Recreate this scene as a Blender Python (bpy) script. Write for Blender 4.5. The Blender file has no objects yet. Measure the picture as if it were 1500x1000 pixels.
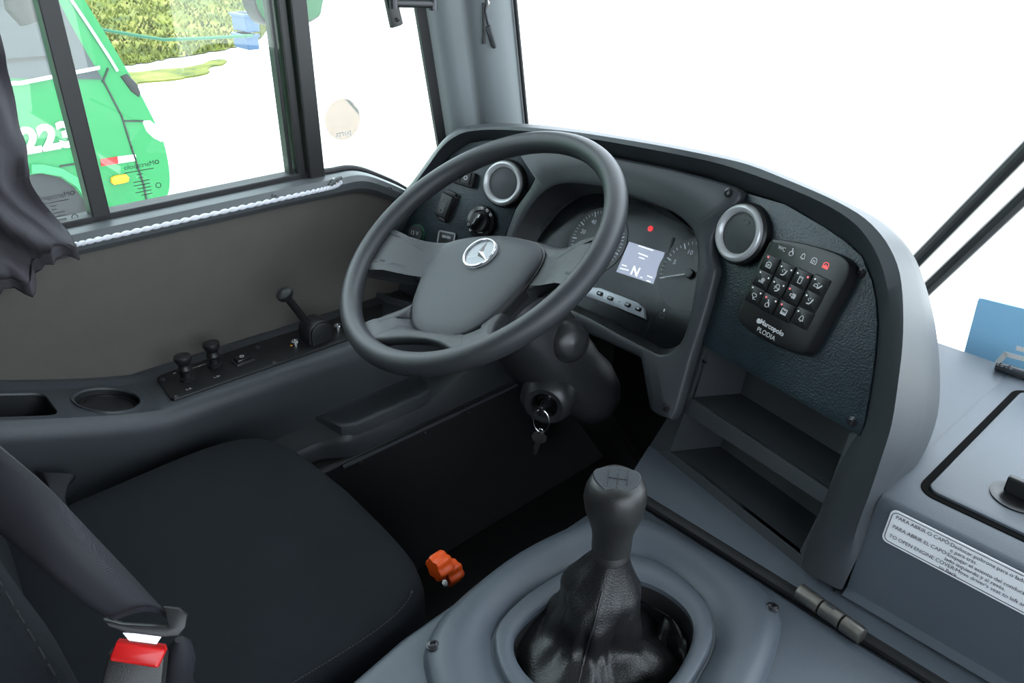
import bpy, bmesh, math, random
from mathutils import Vector, Matrix, noise
random.seed(7)
scene = bpy.context.scene
COL = scene.collection
V = Vector

# ------------------------------------------------------------------ camera
CAM = V((0, 0, 1.25)); FPX = 1150.0
YAW, PITCH, ROLL = (math.radians(a) for a in (47, 28.3, 0.7))
_f = V((-math.sin(YAW)*math.cos(PITCH), math.cos(YAW)*math.cos(PITCH), -math.sin(PITCH)))
_r = V((math.cos(YAW), math.sin(YAW), 0)); _u = _r.cross(_f)
CR = math.cos(ROLL)*_r + math.sin(ROLL)*_u
CU = -math.sin(ROLL)*_r + math.cos(ROLL)*_u
cd = bpy.data.cameras.new('camera'); co = bpy.data.objects.new('camera', cd); COL.objects.link(co)
cd.sensor_width = 36; cd.lens = 36*FPX/1500; cd.clip_start = 0.02; cd.clip_end = 300
M = Matrix((CR, CU, -_f)).transposed().to_4x4(); M.translation = CAM; co.matrix_world = M
scene.camera = co

# ------------------------------------------------------------------ light
w = bpy.data.worlds.new('sky'); scene.world = w; w.use_nodes = True
bg = w.node_tree.nodes['Background']
bg.inputs[0].default_value = (0.80, 0.90, 1.0, 1); bg.inputs[1].default_value = 6.0
sd = bpy.data.lights.new('sun', 'SUN'); so = bpy.data.objects.new('sun', sd); COL.objects.link(so)
sd.energy = 3.0; sd.angle = math.radians(2); sd.color = (1, .96, .88)
so.rotation_euler = V((-0.32, 0.28, -1)).to_track_quat('-Z', 'Y').to_euler(); so.location = (0, 0, 9)
vs = scene.view_settings
vs.view_transform = 'Standard'; vs.look = 'None'; vs.gamma = 1; vs.exposure = 0.0; vs.use_curve_mapping = False

# ------------------------------------------------------------------ tracing helpers
def ray(x, y):
    return CR*((x-750)/FPX) + CU*((500-y)/FPX) + _f
class PL:
    """a real plane of the place: origin, in-plane axes u (right) and v (up), normal n"""
    def __init__(s, o, u, v):
        s.o = V(o); s.u = V(u).normalized(); s.v = V(v); s.v = (s.v - s.u*s.v.dot(s.u)).normalized(); s.n = s.u.cross(s.v)
    def px(s, x, y, h=0):
        r = ray(x, y); t = (s.n.dot(s.o) + h - s.n.dot(CAM))/s.n.dot(r); return CAM + r*t
    def l(s, x, y, h=0):
        p = s.px(x, y, h) - s.o; return (p.dot(s.u), p.dot(s.v))
    def ls(s, pts, h=0): return [s.l(x, y, h) for x, y in pts]
    def w(s, a, b, h=0): return s.o + s.u*a + s.v*b + s.n*h
    def off(s, h): return PL(s.o + s.n*h, s.u, s.v)
def ZP(z): return PL((0, 0, z), (1, 0, 0), (0, 1, 0))
def XP(x): return PL((x, 0, 0), (0, 1, 0), (0, 0, 1))
def YP(y): return PL((0, y, 0), (1, 0, 0), (0, 0, 1))
def pz(x, y, z): return ZP(z).px(x, y)

# ------------------------------------------------------------------ materials
MATS = {}
def mat(name, col, rough=.5, metal=0, bump=0, bscale=300, var=0, vscale=4, spec=.5, emit=None, estr=1, coat=0):
    if name in MATS: return MATS[name]
    m = bpy.data.materials.new(name); m.use_nodes = True; nt = m.node_tree; b = nt.nodes['Principled BSDF']
    b.inputs['Base Color'].default_value = (*col, 1); b.inputs['Roughness'].default_value = rough
    b.inputs['Metallic'].default_value = metal; b.inputs['Specular IOR Level'].default_value = spec
    b.inputs['Coat Weight'].default_value = coat; b.inputs['Coat Roughness'].default_value = .08
    if emit:
        b.inputs['Emission Color'].default_value = (*emit, 1); b.inputs['Emission Strength'].default_value = estr
    tc = nt.nodes.new('ShaderNodeTexCoord')
    if var:
        n = nt.nodes.new('ShaderNodeTexNoise'); n.inputs['Scale'].default_value = vscale; n.inputs['Detail'].default_value = 5
        nt.links.new(tc.outputs['Object'], n.inputs['Vector'])
        r = nt.nodes.new('ShaderNodeMapRange'); r.inputs[1].default_value = .3; r.inputs[2].default_value = .7
        r.inputs[3].default_value = 1-var; r.inputs[4].default_value = 1+var
        nt.links.new(n.outputs['Fac'], r.inputs[0])
        mx = nt.nodes.new('ShaderNodeVectorMath'); mx.operation = 'SCALE'; mx.inputs[0].default_value = col
        nt.links.new(r.outputs[0], mx.inputs['Scale']); nt.links.new(mx.outputs[0], b.inputs['Base Color'])
    if bump:
        n = nt.nodes.new('ShaderNodeTexNoise'); n.inputs['Scale'].default_value = bscale; n.inputs['Detail'].default_value = 3
        nt.links.new(tc.outputs['Object'], n.inputs['Vector'])
        bp = nt.nodes.new('ShaderNodeBump'); bp.inputs['Strength'].default_value = bump; bp.inputs['Distance'].default_value = .001
        nt.links.new(n.outputs['Fac'], bp.inputs['Height']); nt.links.new(bp.outputs[0], b.inputs['Normal'])
    MATS[name] = m; return m
def weave(name, col, rough, scale, strength):
    m = mat(name, col, rough, spec=.2); nt = m.node_tree; b = nt.nodes['Principled BSDF']
    tc = nt.nodes.new('ShaderNodeTexCoord'); wv = nt.nodes.new('ShaderNodeTexWave'); wv.inputs['Scale'].default_value = scale
    wv.bands_direction = 'DIAGONAL'; nt.links.new(tc.outputs['Object'], wv.inputs['Vector'])
    bp = nt.nodes.new('ShaderNodeBump'); bp.inputs['Strength'].default_value = strength; bp.inputs['Distance'].default_value = .001
    nt.links.new(wv.outputs['Fac'], bp.inputs['Height']); nt.links.new(bp.outputs[0], b.inputs['Normal']); return m
def glass(name, tint, refl=.06):
    m = bpy.data.materials.new(name); m.use_nodes = True; nt = m.node_tree; nt.nodes.clear()
    o = nt.nodes.new('ShaderNodeOutputMaterial'); t = nt.nodes.new('ShaderNodeBsdfTransparent'); g = nt.nodes.new('ShaderNodeBsdfGlossy')
    t.inputs[0].default_value = (*tint, 1); g.inputs['Roughness'].default_value = .01; x = nt.nodes.new('ShaderNodeMixShader')
    x.inputs[0].default_value = refl; nt.links.new(t.outputs[0], x.inputs[1]); nt.links.new(g.outputs[0], x.inputs[2])
    nt.links.new(x.outputs[0], o.inputs[0]); MATS[name] = m; return m
mat('dash', (.040, .045, .051), .47, bump=.25, bscale=700, var=.05)
mat('hood', (.074, .088, .106), .43, bump=.22, bscale=600, var=.06)
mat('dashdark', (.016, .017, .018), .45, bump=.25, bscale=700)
mat('leatherpanel', (.018, .032, .040), .30, bump=.9, bscale=420, var=.15, vscale=60)
mat('wheel', (.029, .0315, .035), .45, bump=.25, bscale=900)
mat('pad', (.037, .041, .046), .5, bump=.35, bscale=800)
mat('black', (.012, .012, .013), .4)
mat('blackgloss', (.008, .008, .009), .12)
mat('rubber', (.012, .012, .013), .6)
mat('gapblack', (.004, .004, .004), .9, spec=.05)
mat('column', (.024, .025, .027), .33, bump=.2, bscale=800)
mat('wallvinyl', (.094, .085, .074), .6, bump=.5, bscale=1200, var=.04, vscale=30)
mat('walltrim', (.085, .093, .097), .4, bump=.2, bscale=700)
mat('pillar', (.16, .18, .185), .45)
mat('frameblack', (.018, .017, .017), .45)
mat('silver', (.78, .79, .8), .22, 1)
mat('chrome', (.80, .81, .83), .22, 1)
mat('ringsilver', (.60, .61, .62), .33, .35)
mat('steel', (.36, .34, .31), .38, 1, var=.15, vscale=60)
mat('screw', (.05, .05, .055), .3, .6)
mat('seat', (.0075, .0095, .0125), .85, bump=.8, bscale=1600, var=.12, vscale=12, spec=.2)
weave('webbing', (.017, .017, .021), .55, 1500, .3)
mat('leather', (.011, .011, .012), .33, bump=.6, bscale=500)
mat('knobplastic', (.022, .0215, .021), .38, bump=.3, bscale=900)
mat('red', (.62, .012, .012), .3)
mat('orange', (.8, .09, .008), .4)
mat('white', (.75, .75, .74), .5)
mat('labelwhite', (.88, .88, .9), .45)
mat('ink', (.02, .02, .03), .5)
mat('iconwhite', (.55, .56, .58), .5, emit=(.8, .85, .9), estr=.12)
mat('ledwhite', (.7, .7, .7), .3, emit=(1, 1, 1), estr=.25)
mat('ledred', (.8, .2, .22), .3, emit=(1, .18, .2), estr=.55)
mat('iconred', (.8, .1, .1), .3, emit=(1, .12, .12), estr=.6)
mat('warnred', (.8, .02, .02), .3, emit=(1, .01, .02), estr=.6)
mat('lcd', (.3, .3, .36), .2, emit=(.42, .43, .60), estr=.42)
mat('lcdtext', (.8, .8, .85), .3, emit=(.9, .92, 1), estr=.75)
mat('clusterface', (.006, .007, .009), .2, spec=.25)
mat('stripsilver', (.33, .34, .36), .35, .3)
mat('rope', (.72, .72, .76), .7)
mat('curtain', (.06, .056, .063), .75, bump=.4, bscale=1500, spec=.25)
mat('ceilingpanel', (.16, .16, .16), .7); mat('floorrubber', (.02, .02, .021), .7, bump=.4, bscale=200)
mat('busgreen', (.008, .20, .055), .25, coat=.3); mat('busgreenlight', (.04, .28, .11), .3); mat('buswindow', (.045, .055, .06), .1)
mat('concrete', (.62, .61, .58), .9, var=.06, vscale=.7); mat('tyre', (.03, .03, .032), .8); mat('amber', (.9, .33, .01), .3); mat('hubgrey', (.4, .42, .42), .5)
mat('grass', (.18, .19, .022), .9); mat('drygrass', (.11, .125, .02), .9, var=.7, vscale=2)
mat('blueplastic', (.04, .085, .17), .4); mat('fencegreen', (.015, .11, .055), .5)
mat('signblue', (.33, .66, .92), .45, bump=.1, bscale=500); mat('signwhite', (.9, .9, .88), .5)
mat('pinkfilm', (.75, .5, .42), .5); mat('blackprint', (.02, .02, .02), .5)
mat('carddark', (.45, .5, .52), .6)
glass('sideglass', (.93, .97, .95), .05); glass('windscreen', (.96, .98, .97), .04); glass('coverglass', (.97, .98, .985), 0)
def film(name, col, a):
    m = bpy.data.materials.new(name); m.use_nodes = True; b = m.node_tree.nodes['Principled BSDF']
    b.inputs['Base Color'].default_value = (*col, 1); b.inputs['Alpha'].default_value = a; b.inputs['Roughness'].default_value = .6; MATS[name] = m
def tintfilm(name, col):
    m = bpy.data.materials.new(name); m.use_nodes = True; nt = m.node_tree; nt.nodes.clear()
    o = nt.nodes.new('ShaderNodeOutputMaterial'); t = nt.nodes.new('ShaderNodeBsdfTransparent'); t.inputs[0].default_value = (*col, 1); nt.links.new(t.outputs[0], o.inputs[0]); MATS[name] = m
tintfilm('stickerfilm', (.60, .54, .51)); tintfilm('stickerdark', (.62, .7, .74))

# ------------------------------------------------------------------ object helpers
def mk(name, verts, faces, m, parent=None, smooth=True, angle=35, bevel=0, subsurf=0):
    verts = [V(v) for v in verts]
    lo = V([min(v[i] for v in verts) for i in range(3)]); hi = V([max(v[i] for v in verts) for i in range(3)])
    c = V(((lo.x+hi.x)/2, (lo.y+hi.y)/2, lo.z))
    me = bpy.data.meshes.new(name); me.from_pydata([v-c for v in verts], [], faces)
    bm = bmesh.new(); bm.from_mesh(me); bmesh.ops.remove_doubles(bm, verts=bm.verts, dist=1e-6)
    bmesh.ops.recalc_face_normals(bm, faces=bm.faces); bm.to_mesh(me); bm.free()
    me.materials.append(MATS[m]); 
    if smooth:
        me.shade_smooth(); me.set_sharp_from_angle(angle=math.radians(angle))
    o = bpy.data.objects.new(name, me); COL.objects.link(o); o.location = c
    if parent is not None: attach(o, parent)
    if bevel:
        b = o.modifiers.new('bevel', 'BEVEL'); b.width = bevel; b.segments = 3; b.limit_method = 'ANGLE'; b.angle_limit = math.radians(40); b.harden_normals = False
    if subsurf:
        s = o.modifiers.new('sub', 'SUBSURF'); s.levels = subsurf; s.render_levels = subsurf
    return o
def wloc(p):
    l = V(p.location)
    return l + wloc(p.parent) if p.parent else l
def attach(o, p):
    o.parent = p; o.location = V(o.location) - wloc(p)
def thing(name, label, cat, loc, group=None):
    o = bpy.data.objects.new(name, None); COL.objects.link(o); o.location = V(loc); o.empty_display_size = .03
    return tag(o, label, cat, group)
def tag(o, label=None, cat=None, group=None, kind=None):
    if label: o['label'] = label
    if cat: o['category'] = cat
    if group: o['group'] = group
    if kind: o['kind'] = kind
    return o
def struct(o): o['kind'] = 'structure'; return o
def lofted(loops, closed=True, cap0=False, cap1=False):
    n = len(loops[0]); vs = [p for l in loops for p in l]; fs = []
    for i in range(len(loops)-1):
        for k in range(n if closed else n-1):
            a, b = i*n+k, i*n+(k+1) % n; fs.append((a, b, b+n, a+n))
    if cap0: fs.append(tuple(range(n))[::-1])
    if cap1: fs.append(tuple(range((len(loops)-1)*n, len(loops)*n)))
    return vs, fs
def loft(name, loops, m, parent=None, closed=True, cap0=False, cap1=False, **k):
    return mk(name, *lofted(loops, closed, cap0, cap1), m, parent, **k)
def merge(*vf):
    vs, fs = [], []
    for v, f in vf:
        o = len(vs); vs += list(v); fs += [tuple(i+o for i in q) for q in f]
    return vs, fs
def smooth2(pts, n=4, closed=True):
    out = []; N = len(pts); P = [V(p) for p in pts]
    for i in range(N if closed else N-1):
        if closed: a, b, c, d = P[(i-1) % N], P[i], P[(i+1) % N], P[(i+2) % N]
        else: a, b, c, d = P[max(i-1, 0)], P[i], P[i+1], P[min(i+2, N-1)]
        for k in range(n):
            t = k/n; out.append(.5*((2*b)+(c-a)*t+(2*a-5*b+4*c-d)*t*t+(3*b-a-3*c+d)*t*t*t))
    if not closed: out.append(P[-1])
    return out
def inset(loop, d):
    n = len(loop); area = sum(loop[i][0]*loop[(i+1) % n][1]-loop[(i+1) % n][0]*loop[i][1] for i in range(n)); s = 1 if area > 0 else -1
    out = []
    for i in range(n):
        p, q, r = V(loop[i-1]), V(loop[i]), V(loop[(i+1) % n]); t = (r-p)
        if t.length < 1e-9: out.append(q); continue
        t.normalize(); out.append(q + V((-t.y, t.x))*d*s)
    return out
def ang(loop, c, N):
    out = []; n = len(loop); c = V(c)
    for k in range(N):
        a = 2*math.pi*k/N; d = V((math.cos(a), math.sin(a))); best = 0
        for i in range(n):
            p = V(loop[i])-c; e = V(loop[(i+1) % n])-c-p; den = d.x*e.y-d.y*e.x
            if abs(den) < 1e-12: continue
            t = (p.x*e.y-p.y*e.x)/den; s = (p.x*d.y-p.y*d.x)/den
            if t > best and -1e-6 <= s <= 1+1e-6: best = t
        out.append(c+d*best)
    return out
def rrect(cx, cy, w_, h_, r, rot=0, n=4):
    out = []
    for sx, sy, a0 in ((1, 1, 0), (-1, 1, 90), (-1, -1, 180), (1, -1, 270)):
        for k in range(n+1):
            a = math.radians(a0+90*k/n); out.append((sx*(w_/2-r)+r*math.cos(a), sy*(h_/2-r)+r*math.sin(a)))
    c, s = math.cos(rot), math.sin(rot)
    return [V((cx+x*c-y*s, cy+x*s+y*c)) for x, y in out]
def circ(cx, cy, r, n=24, ry=None): return [V((cx+r*math.cos(2*math.pi*k/n), cy+(ry or r)*math.sin(2*math.pi*k/n))) for k in range(n)]
def plate_vf(pl, loop, h0, h1, bev=0):
    L = [[pl.w(p[0], p[1], h0) for p in loop]]
    if bev:
        L.append([pl.w(p[0], p[1], h1-bev) for p in loop])
        for q in (.35, 1): L.append([pl.w(p[0], p[1], h1-bev*(1-(1-(1-q)**2)**.5)) for p in inset(loop, bev*q)])
    else: L.append([pl.w(p[0], p[1], h1) for p in loop])
    return lofted(L, True, True, True)
def plate(name, pl, loop, h0, h1, m, parent=None, bev=0, **k): return mk(name, *plate_vf(pl, loop, h0, h1, bev), m, parent, **k)
def lathe_vf(o, axis, prof, n=28):
    a = V(axis).normalized(); x = a.orthogonal().normalized(); y = a.cross(x)
    return lofted([[V(o)+a*h+(x*math.cos(2*math.pi*k/n)+y*math.sin(2*math.pi*k/n))*max(r, 1e-5) for k in range(n)] for r, h in prof], True, prof[0][0] > 1e-4, prof[-1][0] > 1e-4)
def lathe(name, o, axis, prof, m, parent=None, n=28, **k): return mk(name, *lathe_vf(o, axis, prof, n), m, parent, **k)
def tube_vf(path, r, n=10, closed=False, flat=None):
    P = [V(p) for p in path]; N = len(P); loops = []; up = None
    for i in range(N):
        t = (P[(i+1) % N]-P[i-1]) if closed else (P[min(i+1, N-1)]-P[max(i-1, 0)])
        t.normalize()
        up = (t.orthogonal() if up is None else up - t*up.dot(t)).normalized(); s = t.cross(up)
        rr = r[i] if isinstance(r, (list, tuple)) else r
        loops.append([P[i]+(up*math.cos(2*math.pi*k/n)+s*math.sin(2*math.pi*k/n))*rr for k in range(n)])
    if closed: loops.append(loops[0]); return lofted(loops)
    return lofted(loops, True, True, True)
def tube(name, path, r, m, parent=None, n=10, closed=False, **k): return mk(name, *tube_vf(path, r, n, closed), m, parent, **k)
def box_vf(c, s, R=None):
    c = V(c); vs = [V((x*s[0]/2, y*s[1]/2, z*s[2]/2)) for x in (-1, 1) for y in (-1, 1) for z in (-1, 1)]
    if R: vs = [R @ v for v in vs]
    return [c+v for v in vs], [(0, 1, 3, 2), (4, 6, 7, 5), (0, 4, 5, 1), (2, 3, 7, 6), (0, 2, 6, 4), (1, 5, 7, 3)]
def box(name, c, s, m, parent=None, bevel=0, R=None, **k): return mk(name, *box_vf(c, s, R), m, parent, bevel=bevel, **k)
def span(name, a, b, m, parent=None, bevel=0, **k):
    a, b = V(a), V(b); return box(name, (a+b)/2, [abs(x) for x in (b-a)], m, parent, bevel, **k)
def ribbon(name, pts, wid, pl, h, m, parent=None, th=.0004, closed=False):
    """flat printed stroke of given width lying on plane pl; pts local 2D"""
    vf = []; P = [V(p) for p in pts]
    if closed: P = P+[P[0]]
    for a, b in zip(P, P[1:]):
        t = b-a
        if t.length < 1e-7: continue
        t.normalize(); nn = V((-t.y, t.x))*wid/2; a2, b2 = a-t*wid*.3, b+t*wid*.3
        vf.append(plate_vf(pl, [a2-nn, b2-nn, b2+nn, a2+nn], h, h+th))
    v, f = merge(*vf)
    return mk(name, v, f, m, parent, smooth=False) if name else (v, f)
def lettering(body, pl, a, b, size, h, m, parent=None, rot=0, align='CENTER', mirror=False, th=.0004, name='lettering', bold=0, xs=1):
    cu = bpy.data.curves.new('t', 'FONT'); cu.body = body; cu.size = size; cu.align_x = align; cu.align_y = 'CENTER'; cu.offset = bold; cu.resolution_u = 3
    ob = bpy.data.objects.new('t', cu); COL.objects.link(ob); dg = bpy.context.evaluated_depsgraph_get(); dg.update()
    me = bpy.data.meshes.new_from_object(ob.evaluated_get(dg)); bpy.data.objects.remove(ob)
    c, s = math.cos(rot), math.sin(rot); vs = []
    for v in me.vertices:
        x, y = v.co.x*(-1 if mirror else 1)*xs, v.co.y
        vs.append(pl.w(a+x*c-y*s, b+x*s+y*c, h+th))
    fs = [tuple(p.vertices) for p in me.polygons]; bpy.data.meshes.remove(me)
    return mk(name, vs, fs, m, parent, smooth=False)
def screw(p, n, r, parent, name='screw', m='screw'):
    lathe(name, p, n, [(r*1.25, -.001), (r*1.25, .0006), (r*.95, .0012), (r*.9, .0028), (r*.55, .0034), (r*.45, .0012), (0, .0010)], m, parent, n=14)
def mixv(a, b, t): return V(a)*(1-t)+V(b)*t

# ================================================================== the cab shell
XW = -1.25; FLOOR = 0.0
WX = XP(XW)
struct(span('floor', (-1.32, -4, -.05), (1.3, 1.38, 0), 'floorrubber'))
struct(span('ceiling', (-1.32, -4, 2.0), (1.3, 1.45, 2.05), 'ceilingpanel'))
# left wall panel: profile traced along its top edge (y, z), extruded outwards
top = smooth2([WX.l(*p) for p in ((497, 268), (518, 264), (537, 266), (560, 274), (590, 287), (620, 305))], 3, False)
prof = [(-4, 0), (-4, .825), (.2, .825), (.6, .825)]+[(p[0], p[1]) for p in top]+[(1.06, top[-1][1]-.02), (1.37, .74), (1.37, 0)]
mk('wall_left', *lofted([[V((XW, y, z)) for y, z in prof], [V((XW-.05, y, z)) for y, z in prof]], True, True, True), 'wallvinyl', smooth=False)['kind'] = 'structure'
struct(span('wall_left', (XW-.06, -4, 1.78), (XW, 1.1, 2.0), 'ceilingpanel'))
struct(span('wall_left', (XW-.05, -4, .82), (XW, -.75, 1.78), 'ceilingpanel'))  # unseen rear windows walled up to cut light in the cab
struct(span('wall_rear', (-1.3, -4.05, 0), (1.3, -4, 2.0), 'ceilingpanel'))
struct(span('wall_right', (1.25, -4, 0), (1.3, .3, .75), 'ceilingpanel'))
struct(span('wall_right', (1.25, -4, 1.8), (1.3, 1.4, 2.0), 'ceilingpanel'))
for y0, y1 in ((-4, -1.5), (-.5, -.4), (.2, .3), (1.3, 1.4)): struct(span('wall_right', (1.25, y0, .75), (1.3, y1, 1.8), 'frameblack'))  # rearmost unseen span closed, without windows, to dim the cab
struct(span('wall_front', (-1.25, 1.34, -.05), (1.25, 1.38, .58), 'dashdark'))
# grey rail along the window, following the wall's top edge
path = [V((XW+.004, y, .822)) for y in (-1.1, -.5, 0, .2, .4, .55, .62)]+[V((XW+.004, p[0], p[1]+.001)) for p in top]
def railsec(p): return [p+V((-.03, 0, .014)), p+V((-.004, 0, .016)), p+V((.010, 0, .012)), p+V((.016, 0, .002)), p+V((.014, 0, -.012)), p+V((.004, 0, -.022)), p+V((-.03, 0, -.022))]
trim = struct(loft('trim_1', [railsec(p) for p in path], 'walltrim', None, True, True, True))
for x, y in ((571, 276), (402, 287)):
    screw(WX.off(.019).px(x, y), (1, 0, .2), .004, trim, m='walltrim')
# window frames and panes
def side_window(name, y0, y1, z0, posts):
    t = thing(name, None, None, (XW-.03, (y0+y1)/2, z0)); t['kind'] = 'structure'
    span('window_frame', (XW-.045, y0, z0-.012), (XW-.012, y1, z0+.008), 'rubber', t, .002)
    span('window_frame', (XW-.045, y0, 1.76), (XW-.012, y1, 1.79), 'rubber', t, .002)
    for a, b, d in posts: span('window_post', (XW-.04, a, z0-.01), (XW-d, b, 1.78), 'frameblack', t, .002)
    return t
w1 = side_window('window_1', -.74, .70, .838, [(.306, .332, .012), (.640, .648, .02), (.653, .668, .012), (.671, .7, .002)])
span('pane', (XW-.032, -.74, .84), (XW-.028, .31, 1.77), 'sideglass', w1)
span('pane', (XW-.024, .325, .84), (XW-.020, .655, 1.77), 'sideglass', w1)
# maker's etching on both panes, read from outside
for (x, y, hh) in ((204, 242, -.0195), (77, 288, -.0275)):
    pl = PL((XW, 0, 0), (0, -1, 0), (0, 0, 1)); pl.n = V((1, 0, 0))
    a, b = pl.l(x, y, hh)
    pe = PL((XW+hh, 0, 0), (0, -1, 0), (0, 0, 1)); pe.n = V((1, 0, 0))
    lettering('Marcopolo', pe, a, b, .0105, 0, 'blackprint', w1, name='etching', align='CENTER')
    ribbon('etching', circ(a-.027, b+.0005, .0028, 10), .0012, pe, 0, 'blackprint', w1, closed=True)
    for i, (l0, l1) in enumerate(((-.022, .022), (-.004, .004), (-.003, .003), (-.012, .012), (-.012, .012), (-.012, .008), (-.012, .012), (-.012, .004))):
        ribbon('etching', [(a+.002+l0, b-.008-.0055*i), (a+.002+l1, b-.008-.0055*i)], .0012, pe, 0, 'blackprint', w1)
    ribbon('etching', circ(a-.022, b-.036, .004, 12), .001, pe, 0, 'blackprint', w1, closed=True)
# quarter window: frame follows the dipping wall edge
w2 = thing('window_2', None, None, (XW-.03, .8, .8)); w2['kind'] = 'structure'
q = [(.70, .838)]+[(p[0], p[1]+.018) for p in top if p[0] > .705]
tube('window_frame', [V((XW-.02, y, z)) for y, z in q], .007, 'rubber', w2)
qq = q+[(1.0, .75), (.93, 1.77), (.70, 1.77)]
mk('pane', *lofted([[V((XW-.026, y, z)) for y, z in qq], [V((XW-.022, y, z)) for y, z in qq]], True, True, True), 'sideglass', w2, smooth=False)
# round sticker on the quarter window, seen from its back
sp = PL((XW-.021, 0, 0), (0, 1, 0), (0, 0, 1)); cx, cy = sp.l(502, 175)
stk = thing('round_sticker', 'round pale pink sticker on the quarter window glass', 'sticker', sp.w(cx, cy))
plate('sticker_disc', sp, circ(cx, cy, .037, 36), 0, .0004, 'stickerfilm', stk)
plate('dark_corner', sp, [(cx+.008, cy+.036), (cx+.018, cy+.032), (cx+.034, cy+.012), (cx+.036, cy+.002)], .0005, .0008, 'stickerdark', stk)
lettering('parts', sp, cx-.002, cy-.024, .016, .0012, 'carddark', stk, mirror=True)

# ---------------- A pillar with its roll and black seal
def pil(z):
    dy = -.158*(z-.89)
    s = [(-1.262, .955), (-1.252, .953), (-1.249, .963), (-1.245, .970), (-1.232, .974), (-1.218, .980), (-1.207, .996), (-1.203, 1.015), (-1.199, 1.03), (-1.185, 1.034), (-1.172, 1.05), (-1.164, 1.075), (-1.160, 1.10), (-1.165, 1.12), (-1.30, 1.15)]
    return [V((x, y+dy, z)) for x, y in s]
struct(loft('trim_2', [[p for p in pil(z)][3:] for z in (.55, .8, 1.1, 1.5, 2.0)], 'pillar', None, True, True, True, angle=60))
struct(loft('trim_3', [[*pil(z)[:4], pil(z)[3]+V((-.03, .02, 0))] for z in (.55, .8, 1.1, 1.5, 2.0)], 'rubber', None, True, True, True))
struct(tube('trim_4', [V((-1.157, 1.112-.158*(z-.89), z)) for z in (.6, .9, 1.2, 1.6, 1.98)], .004, 'rubber'))
# right hand pillar and windscreen
struct(span('trim_5', (1.12, 1.05, .5), (1.28, 1.4, 2.0), 'pillar', None, .02))
ws = thing('window_3', None, None, (0, 1.36, .56)); ws['kind'] = 'structure'
def wsl(z): return [V((-1.175+2.35*k/16, 1.345+.03*math.sin(math.pi*k/16)-.2*(z-.56)/1.44-(.2*(1-math.sin(math.pi*k/16))**3), z)) for k in range(17)]
loft('pane', [wsl(z) for z in (.56, .9, 1.3, 1.7, 2.0)], 'windscreen', ws, False)

# ================================================================== dashboard planes
TL = math.radians(19)
DP = PL((-.8, .925, .8), (1, 0, 0), (0, math.sin(TL), math.cos(TL)))
_c, _s = math.cos(math.radians(18)), math.sin(math.radians(18))
LP = PL((-1.05, .945, .82), (_c, _s, 0), (-_s*math.sin(TL), _c*math.sin(TL), math.cos(TL)))
RP = PL((-.591, .847, .52), (.977, -.213, 0), (.302*.213, .302*.977, .953))
dash = thing('dashboard', 'grey moulded driver dashboard with hooded rim curving round the instruments', 'dashboard', (-.75, 1.05, .5))
ST = [('L', (566, 395), (558, 392), (548, 388), (545, 386)), ('L', (603, 312), (594, 308), (580, 304), (576, 302)),
 ('L', (628, 272), (618, 271), (607, 268), (604, 266)), ('L', (645, 246), (638, 242), (630, 238), (627, 234)), ('L', (662, 226), (656, 220), (650, 210), (648, 206)),
 ('L', (687, 210), (680, 203), (672, 193), (670, 189)), ('L', (712, 206), (706, 197), (700, 187), (699, 183)), ('LD', (745, 207), (741, 197), (736, 185), (735, 180.5)),
 ('D', (790, 211), (790, 201), (790, 188), (790, 182.5)), ('D', (846, 219), (846, 208), (847, 194), (848, 190)), ('D', (900, 228), (900, 217), (900, 202), (900, 198)),
 ('D', (980, 244), (980, 233), (977, 215), (976, 211)), ('DR', (1040, 260), (1042, 246), (1046, 229), (1047, 225)), ('R', (1085, 277), (1090, 262), (1096, 241), (1098, 238)),
 ('R', (1150, 298), (1150, 282), (1150, 262), (1151, 257)), ('R', (1207, 331), (1210, 308), (1211, 288), (1213, 285)), ('R', (1238, 352), (1248, 334), (1256, 312), (1266, 309)),
 ('R', (1262, 374), (1270, 362), (1284, 336), (1300, 330)), ('R', (1278, 410), (1286, 398), (1304, 364), (1330, 362)), ('R', (1284, 440), (1294, 436), (1318, 400), (1348, 395)),
 ('R', (1286, 475), (1298, 475), (1323, 450), (1366, 455)), ('R', (1283, 520), (1297, 515), (1322, 505), (1375.5, 520)), ('R', (1276, 570), (1290, 562), (1315, 565), (1376, 590)),
 ('R', (1266, 620), (1280, 620), (1306, 622), (1364, 640)), ('R', (1243, 655), (1264, 662), (1292, 668), (1342, 682)), ('R', (1217, 708), (1242, 714), (1274, 722), (1304, 722)),
 ('R', (1193, 770), (1222, 774), (1257, 768), (1286, 760)), ('R', (1180, 805), (1208, 818), (1244, 812), (1262, 806)), ('R', (1174, 828), (1196, 846), (1226, 862), (1231, 862))]
HO = [-.01]*15+[-.015, -.03, -.055, -.08, -.1, -.12, -.13, -.13, -.11, -.075, -.03, -.015, -.005, .0]
HE = [.03]*24+[.03, .026, .018, .010, .003]
def spx(pn, xy, h):
    if len(pn) == 2: return (spx(pn[0], xy, h)+spx(pn[1], xy, h))/2
    return {'L': LP, 'D': DP, 'R': RP}[pn].px(*xy, h)
C = [[] for _ in range(9)]
NS = len(ST)
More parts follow.
